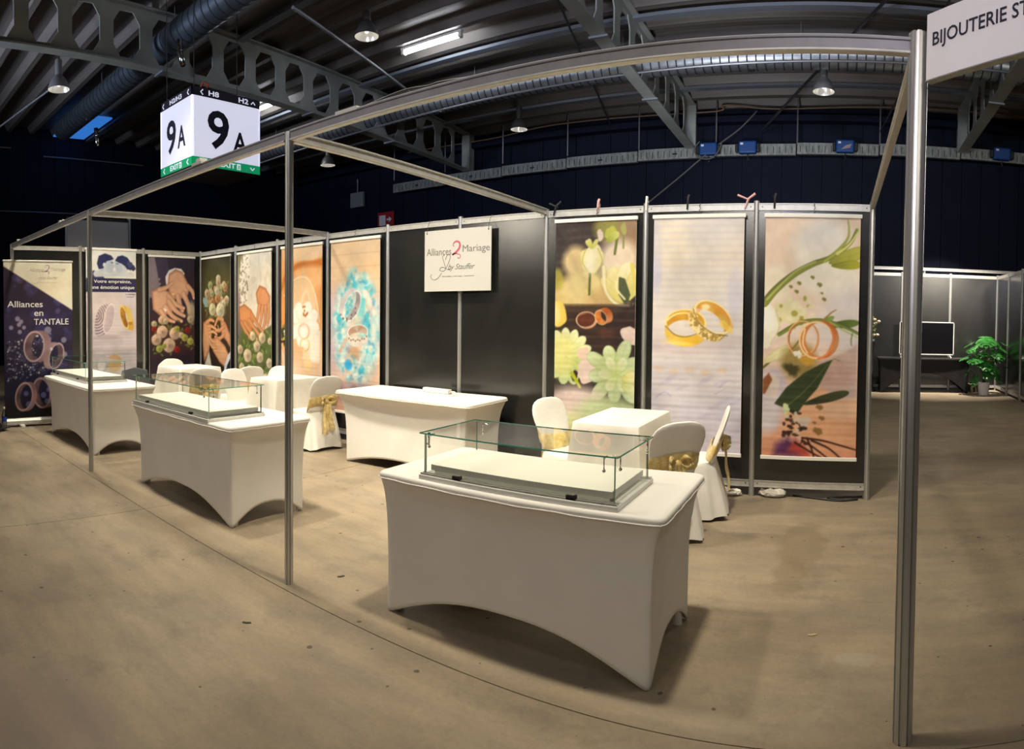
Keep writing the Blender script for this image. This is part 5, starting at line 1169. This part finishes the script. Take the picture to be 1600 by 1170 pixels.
# ------------------------------------------------------------------ chairs with cloth covers
def chair_mesh(seed=1):
    """cloth cover of a folding banquet chair: front faces -y, back towards +y; one closed cloth"""
    q = random.Random(seed); N = 64; rr = []
    ph = [q.random() * 6.28 for _ in range(4)]
    def base_ring(z, grow):
        r = []; w_, f_, b_ = .215 + grow * .05, .235 + grow * .04, .215 + grow * .10
        for k in range(N):
            a = 2 * PI * k / N; c, s = math.cos(a), math.sin(a)
            e = 4.0; x = w_ * math.copysign(abs(c) ** (2 / e), c); y = (b_ if s > 0 else f_) * math.copysign(abs(s) ** (2 / e), s)
            wv = grow * (.014 * math.sin(7 * a + ph[0]) + .010 * math.sin(11 * a + ph[1]) + .006 * math.sin(17 * a + ph[2])); l = math.hypot(x, y)
            r.append((x + x / l * wv, y + y / l * wv, z + grow * .012 * math.sin(5 * a + ph[3])))
        return r
    for z, g in ((.03, 1.0), (.10, .86), (.18, .68), (.26, .48), (.34, .28), (.40, .12), (.44, .02), (.455, -.06)): rr.append(base_ring(z, g))
    # seat surface closing towards the back slab
    def slab(z, yc, hw, th, blend=0):
        r = []
        for k in range(N):
            a = 2 * PI * k / N; c, s = math.cos(a), math.sin(a); e = 3.2
            x = hw * math.copysign(abs(c) ** (2 / e), c); y = yc + th * math.copysign(abs(s) ** (2 / 2.2), s)
            r.append((x, y, z))
        return r
    br = base_ring(.462, -.1); sl = slab(.470, .185, .185, .03)
    for f in (.35, .7, 1.0): rr.append([tuple(a[i] * (1 - f) + b[i] * f for i in range(3)) for a, b in zip(br, sl)])
    Z = [(.50, .190, .180, .030), (.55, .200, .178, .024), (.60, .214, .186, .020), (.66, .234, .200, .018), (.72, .254, .211, .018), (.77, .270, .213, .018), (.81, .282, .205, .017), (.845, .292, .188, .017), (.87, .299, .160, .015), (.89, .304, .118, .013), (.900, .306, .06, .010)]
    for z, y, w_, th in Z: rr.append(slab(z, y, w_, th))
    return MB().rings(rr, closed_top=True)
def sash_parts(parent, seed=1, wide=.10):
    q = random.Random(seed); b = MB(); N = 40; rr = []
    # band round the back slab, sagging to the sides and front
    for (dz, gr) in ((-.068, .002), (-.058, .012), (-.022, .016), (.018, .012), (.054, .012), (.066, .001)):
        r = []
        for k in range(N):
            a = 2 * PI * k / N; c, s = math.cos(a), math.sin(a); x = (.186 + gr) * math.copysign(abs(c) ** .62, c); y = .200 + (.030 + gr) * math.copysign(abs(s) ** .9, s)
            z = .592 + dz + (.010 * math.sin(3 * a + dz * 40)) - (.0 if s > 0 else .06)
            r.append((x, y + .30 * (z - .565), z))
        rr.append(r)
    b.rings(rr, closed_top=False); band = b.build('sash_band', M_SASH, parent, smooth=True)
    bw = MB()
    for sgn in (-1, 1):                                     # two loops of the bow
        for l in range(2):
            pr = []; 
            for k in range(15):
                u = k / 14; a = PI * 2 * u; x = sgn * (.012 + .055 * math.sin(a / 2) ** 1.2 * (1 + .2 * l)); z = .592 + .045 * math.sin(a) * (1 - .2 * l) + .01 * l; y = .245 + .03 * math.sin(a / 2) + .012 * l
                wv = .022 + .018 * math.sin(a / 2)
                pr.append([(x, y - wv * .2, z + wv * .5), (x + sgn * .008, y + wv, z), (x, y - wv * .2, z - wv * .5)])
            n = len(bw.v)
            for p in pr: bw.v += p
            for k in range(14):
                for e in range(2): a0 = n + 3 * k + e; bw.f.append((a0, a0 + 1, a0 + 4, a0 + 3))
    bw.lathe([(.001, -.03), (.022, -.02), (.030, 0), (.022, .02), (.001, .03)], 10, (0, .268, .592)); bw.build('bow', M_SASH, parent, smooth=True)
    for sgn in (-1, 1):
        tl = MB(); n0 = 0
        K = 16; W = 7
        for k in range(K + 1):
            u = k / K; z = .575 - .33 * u - (.04 if sgn > 0 else 0) * u; cx = sgn * (.015 + .035 * u); hw = .018 + .032 * u ** .7
            for j in range(W):
                s = j / (W - 1) * 2 - 1; tl.v.append((cx + s * hw, 0.272 + .035 * min(1, u * 1.4) + .010 * math.sin(s * 5 + u * 3) + .006 * math.sin(u * 9), z + s * .012 * u))
        for k in range(K):
            for j in range(W - 1): a0 = k * W + j; tl.f.append((a0, a0 + 1, a0 + W + 1, a0 + W))
        o = tl.build('sash_tail', M_SASH, parent, smooth=True)
chair_src = {}
def chair(x, y, rz, label, sash=True, seed=1):
    t = thing('covered_chair', label, 'chair', (x, y, 0), rz, 'white covered chairs'); t.scale = (1, 1, .915)
    key = seed % 3
    if key not in chair_src: chair_src[key] = chair_mesh(key + 1).mesh('chair_cover', M_CHAIRC, True)
    o = bpy.data.objects.new('chair_cover', chair_src[key]); COL.objects.link(o); o.parent = t
    for sx in (-1, 1):
        MB().tube([(sx * .16, -.17, 0), (sx * .16, -.17, .42)], .011, 6).build('leg', M_DARKMET, t)
        MB().tube([(sx * .16, .17, 0), (sx * .16, .15, .42)], .011, 6).build('leg', M_DARKMET, t)
    MB().tube([(-.16, .19, .012), (.16, .19, .012)], .010, 6).build('foot_bar', M_DARKMET, t)
    if sash: sash_parts(t, seed)
    return t
def face_to(dx, dy): return math.atan2(dy, dx) + PI / 2     # local -y towards (dx, dy)
chair(7.29, 1.95, face_to(-.72, .69), 'white covered chair with a golden bow nearest at the right behind the big showcase', seed=1)
chair(7.38, 2.50, face_to(-.98, -.18), 'white covered chair seen from the side in front of the gold rings banner', seed=2)
chair(6.47, 2.38, face_to(1, -.25), 'white covered chair left of the right small table below the greens banner', seed=3)
chair(3.20, 2.56, face_to(-1, .12), 'white covered chair with a golden sash between the front post and the reception table', seed=4)
chair(.36, 2.40, face_to(1, -.2), 'white covered chair below the clasped hands banner at the corner table', sash=False, seed=5)
chair(1.50, 2.12, face_to(-1, .35), 'white covered chair seen through the middle showcase', seed=6)
chair(1.62, 2.66, face_to(-1, .1), 'white covered chair with a golden sash under the lace bride banner', seed=7)
chair(2.36, 2.28, face_to(1, .15), 'white covered chair at the left side of the table below the orange flower banner', sash=False, seed=8)
chair(2.20, 2.70, face_to(.25, -1), 'white covered chair standing against the wall under the orange flower banner', sash=False, seed=9)
t = thing('grey_chair', 'dark grey plastic chair back between the two left display tables', 'chair', (1.55, 1.15, 0), 1.2)
MB().prism([(-.2, .62), (-.16, .80), (.0, .84), (.16, .80), (.2, .62), (.17, .50), (-.17, .50)], .18, .20, 'y').build('backrest', new_mat('grey_plastic', (.09, .10, .11), .5), t, bevel=.006)
MB().box(-.20, .20, -.2, .2, .43, .46).build('seat', new_mat('grey_plastic_seat', (.09, .10, .11), .5), t, bevel=.01)
for sx in (-.17, .17):
    MB().tube([(sx, -.17, 0), (sx, -.17, .43)], .011, 6).build('leg', M_DARKMET, t); MB().tube([(sx, .19, 0), (sx, .19, .55)], .011, 6).build('leg', M_DARKMET, t)

# ================================================================== BEHIND: the television booth
TY = 11.80; TH = 2.62
for k, x in enumerate((7.7, 8.8, 9.9, 11.0, 12.1)):
    t = thing('rear_booth_post', ['hidden leftmost', 'left', 'white post above the left half of the television', 'white post above the right edge of the television', 'white corner post behind the monstera plant'][k] if k > 1 else ['aluminium post of the rear booth hidden behind the gold rings banner', 'aluminium post of the rear booth behind the calla banner'][k], 'post', (x, TY, 0), 0, 'posts of the rear booth')
    MB().prism(post_poly(.03), 0, TH).build('post_profile', M_ALU, t); MB().prism(post_poly(.029), TH, TH + .01).build('end_cap', M_RAIL, t)
def rpanel(x, y, rz, L, label):
    t = thing('rear_booth_wall', label, 'wall panel', (x, y, 0), rz, 'panels of the rear booth')
    MB().box(.03, L - .03, -.004, .004, .1, TH - .06).build('infill_board', M_BLACKP, t)
    MB().box(.03, L - .03, -.014, .014, TH - .08, TH - .01).build('top_rail', M_RAIL, t); MB().box(.03, L - .03, -.014, .014, .05, .11).build('bottom_rail', M_RAIL, t)
for x, lab in ((7.7, 'black rear booth panel hidden behind the calla banner'), (8.8, 'black rear booth panel just right of the end post of the booth'), (9.9, 'black rear booth panel directly behind the television'), (11.0, 'black rear booth panel between the television and the corner')): rpanel(x, TY, 0, 1.1, lab)
for y, lab in ((10.80, 'black side panel of the rear booth nearest the corner'), (9.80, 'black side panel of the rear booth at the right edge'), (8.8, 'black side panel of the rear booth beyond the right edge')): rpanel(12.1, y, PI / 2, 1.0, lab)
for y, lab in ((10.80, 'white side post of the rear booth right of the monstera'), (9.80, 'white side post of the rear booth at the right picture edge'), (8.8, 'last side post of the rear booth outside the right edge')):
    t = thing('rear_booth_post', lab, 'post', (12.1, y, 0), 0, 'posts of the rear booth'); MB().prism(post_poly(.03), 0, TH).build('post_profile', M_ALU, t); MB().prism(post_poly(.029), TH, TH + .01).build('end_cap', M_RAIL, t)
t = thing('distant_beam', 'pale horizontal booth beam just above the rear booth', 'beam', (6.5, 12.55, 2.74)); MB().box(0, 9, -.02, .02, 0, .07).build('beam_web', M_RAIL, t); MB().box(0, 9, -.03, .03, 0, .012).box(0, 9, -.03, .03, .058, .07).build('beam_lip', M_RAIL, t)
for xx in (.5, 4.0, 8.5): MB().tube([(xx, 0, -2.74), (xx, 0, 0)], .025, 8).build('support', M_ALU, t)
stretch_table('television_table', 'black stretch-covered table carrying the television', (9.36, 11.36, 11.10, 11.66), (9.40, 11.32, 11.13, 11.62), .745, .42, M_BLACKCLOTH, 8)
t = thing('television', 'switched-off television with a thin white frame on the black table', 'television', (9.82, 11.34, .746))
MB().box(0, 1.20, -.02, .02, .07, .78).build('screen_housing', M_BLACK, t, bevel=.004)
MB().box(.018, 1.182, -.024, -.020, .092, .762).build('screen', new_mat('dark_screen', (.006, .006, .008), .12, spec=.6), t)
MB().box(0, 1.20, -.026, -.018, .765, .785).box(0, 1.20, -.026, -.018, .065, .088).box(0, .018, -.026, -.018, .065, .785).box(1.182, 1.20, -.026, -.018, .065, .785).build('white_bezel', M_WHITE, t)
for xx in (.07, 1.11): MB().tube([(xx, 0, .07), (xx + (.03 if xx > .5 else -.03), -.05, 0)], .011, 8).tube([(xx, 0, .07), (xx + (.03 if xx > .5 else -.03), .06, 0)], .011, 8).build('foot', M_WHITE, t)
t = thing('cardboard_box', 'low brownish box on the floor between the black table and the plant', 'box', (11.42, 11.35, 0)); MB().box(0, .22, 0, .3, 0, .16).build('box_body', new_mat('brown_card', (.10, .075, .05), .8), t); MB().box(-.004, .224, -.004, .304, .14, .165).build('box_lid', new_mat('brown_card_lid', (.13, .10, .07), .8), t)

# monstera in a white pot
M_LEAF = noise_mat('monstera_leaf', (.015, .12, .02), (.05, .24, .04), 12, .18, 0, .8)
M_STEM = new_mat('plant_stem', (.10, .16, .04), .6); M_POT = new_mat('white_pot', (.72, .70, .72), .5)
t = thing('potted_monstera', 'large monstera plant in a plain white pot by the rear booth corner', 'plant', (11.60, 10.85, 0))
MB().lathe([(.001, 0), (.105, 0), (.135, .27), (.122, .27), (.118, .22), (.001, .22)], 28).build('pot', M_POT, t, smooth=False)
MB().lathe([(.001, .235), (.118, .232)], 20).build('soil', new_mat('potting_soil', (.03, .02, .012), .9), t)
MB().tube([(0, 0, .22), (.02, .02, .95)], .016, 8).build('moss_pole', new_mat('moss_pole_brown', (.16, .09, .04), .9), t)
def monstera_leaf(L=.24):
    m = MB(); half = []
    n = 13
    prof = []
    for k in range(n):
        u = k / (n - 1); wd = .62 * L * math.sin(PI * (u * .86 + .10)) ** .8
        prof.append((u * L, wd))
    lobes = []
    # lobed outline: fingers separated by cuts
    for s in (-1, 1):
        c0 = len(m.v); 
        F = 5
        for f in range(F):
            u0, u1 = f / F, (f + .80) / F
            def W(u): return .60 * L * (math.sin(PI * (u * .84 + .12)) ** .75)
            a, b = u0 * L - .1 * L, u1 * L - .1 * L
            o1, o2 = (u0 + .10) * L - .02 * L, (u1 + .12) * L - .02 * L
            n0 = len(m.v)
            mid = .5 * (W(u0) + W(u1)); zc = -.10 * L
            m.v += [(0, a + .02 * L, 0), (0, b + .04 * L, 0), (s * mid * .55, b + .05 * L, -.02 * L), (s * mid * .55, a + .03 * L, -.02 * L), (s * W(u1), o2, zc), (s * W(u0), o1, zc), (s * mid * 1.06, (o1 + o2) / 2, zc * 1.2)]
            q = ((0, 3, 2, 1), (3, 5, 6, 4, 2)) if s < 0 else ((0, 1, 2, 3), (3, 2, 4, 6, 5))
            for ff in q: m.f.append(tuple(n0 + z for z in ff))
        n0 = len(m.v); m.v += [(0, -.16 * L, -.02 * L), (0, .02 * L, 0), (s * .30 * L, .02 * L, -.03 * L), (s * .42 * L, -.12 * L, -.09 * L), (s * .22 * L, -.24 * L, -.07 * L), (s * .05 * L, -.20 * L, -.04 * L)]
        m.f.append((n0 + 1, n0 + 2, n0 + 3, n0 + 4, n0 + 5) if s < 0 else (n0 + 1, n0 + 5, n0 + 4, n0 + 3, n0 + 2))
    n0 = len(m.v); m.v += [(-.16 * L, .82 * L, -.03 * L), (.16 * L, .82 * L, -.03 * L), (.12 * L, .98 * L, -.10 * L), (0, 1.10 * L, -.16 * L), (-.12 * L, .98 * L, -.10 * L)]; m.f.append(tuple(n0 + z for z in range(5)))
    return m
lm = monstera_leaf().mesh('leaf', M_LEAF, True)
leaves = [(-.02, -.12, 1.16, -1.7, .5, 1.25), (.14, -.10, 1.15, -.9, .7, .9), (-.22, -.06, .98, -2.6, .5, .95), (.30, -.05, 1.02, -.3, .6, 1.1), (.40, .0, .92, .0, .8, 1.1), (.22, -.16, .90, -1.1, .6, 1.1), (-.34, -.05, .80, 3.0, .45, 1.05), (-.20, -.18, .76, -2.2, .4, 1.1), (-.05, -.22, .66, -1.6, .6, 1.0), (.12, -.22, .62, -1.2, .8, 1.0), (.20, -.18, .50, -.8, 1.0, .95), (-.38, -.08, .56, 2.9, 1.1, .95), (.02, -.24, .46, -1.5, .9, .8), (-.26, -.14, .32, -2.6, 1.2, .75), (.30, -.10, .40, -.4, 1.0, .9), (.05, .12, 1.1, 1.4, .4, 1.0), (-.12, .14, .9, 2.2, .4, 1.0), (.25, .15, .75, .9, .5, 1.0), (.36, -.08, .70, -.2, .7, .9), (-.08, -.14, .88, -2.0, .5, .85), (.08, -.10, .80, -.6, .5, .9), (-.30, .04, 1.04, 2.8, .5, .7), (.44, -.06, 1.05, -.1, .5, .7)]
for (x, y, z, a, tilt, s) in leaves:
    o = bpy.data.objects.new('leaf', lm); COL.objects.link(o); o.parent = t; o.location = (x * .85, y * .85, z + .07); o.rotation_euler = (-tilt, .0, a - PI / 2); o.scale = (s * 1.18,) * 3
    p = smooth_path([(0, 0, .25), (x * .3, y * .3, .25 + (z - .25) * .55), (x * .8, y * .8, z)], 5)
    MB().tube(p, [.008] * len(p), 5, cap=False).build('stem', M_STEM, t)
# flower arrangement half hidden behind the end post
t = thing('tall_vase', 'tall vase of cream dried flowers half hidden behind the end post of the booth', 'vase', (9.24, 11.35, 0))
MB().lathe([(.10, 0), (.10, .02), (.03, .06), (.025, .9), (.06, 1.05), (.07, 1.12), (.065, 1.12), (.001, 1.08)], 20).build('vase_body', M_BLACK, t, smooth=True)
fm = MB().lathe([(.001, -.03), (.03, -.01), (.045, .015), (.02, .04), (.001, .035)], 10).mesh('flower', new_mat('cream_flower', (.62, .52, .38), .8), True)
fm2 = MB().lathe([(.001, -.02), (.02, -.01), (.03, .01), (.001, .03)], 8).mesh('flower', new_mat('green_flower', (.35, .40, .16), .8), True)
for k in range(22):
    q = [rng.random() for _ in range(4)]; a = q[0] * 6.3; r = .16 * math.sqrt(q[1]); z = 1.18 + .42 * q[2]
    o = bpy.data.objects.new('flower', fm if k % 3 else fm2); COL.objects.link(o); o.parent = t; o.location = (r * math.cos(a), r * math.sin(a), z)
    MB().tube([(0, 0, 1.08), (r * .6 * math.cos(a), r * .6 * math.sin(a), z - .05)], .003, 4).build('stem', M_STEM, t)

# white panel rising behind the left wall
t = thing('tall_white_panel', 'tall white panel with a grey frame rising behind the left booth wall', 'wall panel', (-3.0, 1.86, 0), PI / 2)
MB().box(.03, 1.34, -.005, .005, .1, 3.38).build('infill_board', new_mat('dull_white_panel', (.80, .80, .84), .6), t)
MB().box(0, .03, -.02, .02, 0, 3.36).box(1.34, 1.38, -.03, .03, 0, 3.48).build('frame_upright', M_ALU, t); MB().box(.03, 1.34, -.02, .02, 3.36, 3.41).build('top_rail', M_BLACK, t)

# things at the left picture edge
t = thing('hand_trolley', 'aluminium folding hand trolley cut off by the left picture edge', 'trolley', (.52, -.46, 0), .35)
MB().tube(smooth_path([(-.12, 0, .08), (-.13, 0, .5), (-.13, 0, .95), (-.09, 0, 1.06), (.09, 0, 1.06), (.13, 0, .95), (.13, 0, .5), (.12, 0, .08)], 6), .012, 8).build('handle_frame', M_ALU, t, smooth=True)
for z in (.35, .62): MB().tube([(-.13, 0, z), (.13, 0, z)], .009, 6).build('cross_bar', M_ALU, t)
MB().box(-.15, .15, -.02, .22, .04, .055).build('toe_plate', M_DARKMET, t)
for sx in (-.17, .17): MB().prism([(.07 * math.cos(k * PI / 8), .07 + .07 * math.sin(k * PI / 8)) for k in range(16)], sx - .02, sx + .02, 'x').build('wheel', M_BLACK, t)
t = thing('water_bottle', 'clear plastic water bottle with a blue label standing at the left picture edge', 'bottle', (.42, -.24, 0))
MB().lathe([(.001, 0), (.032, 0), (.035, .02), (.035, .17), (.03, .20), (.013, .25), (.012, .27)], 18).build('bottle_body', glass_mat('clear_plastic', (.80, .84, .88, 1), .9, .1), t, smooth=True)
MB().lathe([(.0355, .10), (.0355, .16)], 18).build('bottle_label', new_mat('blue_label', (.02, .06, .4), .5), t); MB().lathe([(.013, .265), (.014, .29), (.001, .292)], 12).build('bottle_cap', M_WHITE, t)

# crumpled plastic and a cable at the foot of the wall
def crumple(x, y, sx, sy, sz, label, seed):
    bm = bmesh.new(); bmesh.ops.create_icosphere(bm, subdivisions=3, radius=1)
    q = np.random.RandomState(seed)
    for v in bm.verts:
        f = 1 + .35 * (q.rand() - .5); v.co = Vector((v.co.x * sx * f, v.co.y * sy * f, max(0, (v.co.z * .5 + .5)) * sz * (.6 + .8 * q.rand())))
    me = bpy.data.meshes.new('crumpled_plastic'); bm.to_mesh(me); bm.free(); me.materials.append(new_mat('crumpled_foil', (.66, .62, .56), .3)); o = bpy.data.objects.new('crumpled_plastic', me); COL.objects.link(o); o.location = (x, y, 0); tag(o, label, 'plastic', 'crumpled plastic at the foot of the wall')
crumple(7.98, 3.05, .11, .05, .07, 'crumpled whitish plastic on the floor left of the calla panel foot', 3)
crumple(7.58, 3.02, .14, .04, .06, 'crumpled whitish plastic on the floor under the gold rings panel', 4)
wire('floor_cable', [(8.15, 3.1, .008), (8.35, 3.03, .008), (8.55, 2.98, .008), (8.7, 3.03, .008), (8.6, 3.0, .012), (8.45, 3.06, .008), (8.74, 3.12, .008)], .008, 'black cable lying on the floor under the calla panel', 'cable', M_BLACK)
# small litter specks on the concrete
for (x, y, a, lab) in ((8.42, .75, .3, 'small yellowish paper scrap on the floor right of the nearest table'), (5.98, .28, 1.2, 'small dark scrap on the floor just right of the middle front post'), (6.07, -.45, .8, 'small dark leaf-like scrap on the floor in front of the post')):
    o = MB().prism([(-.022, -.006), (.0, -.010), (.022, -.004), (.018, .006), (-.004, .004), (-.02, .008)], .001, .004).build('paper_scrap', new_mat('scrap', (.5, .42, .2) if 'yellow' in lab else (.06, .05, .04), .7), None, loc=(x, y, 0), rot=(0, 0, a)); tag(o, lab, 'litter', 'litter on the floor')
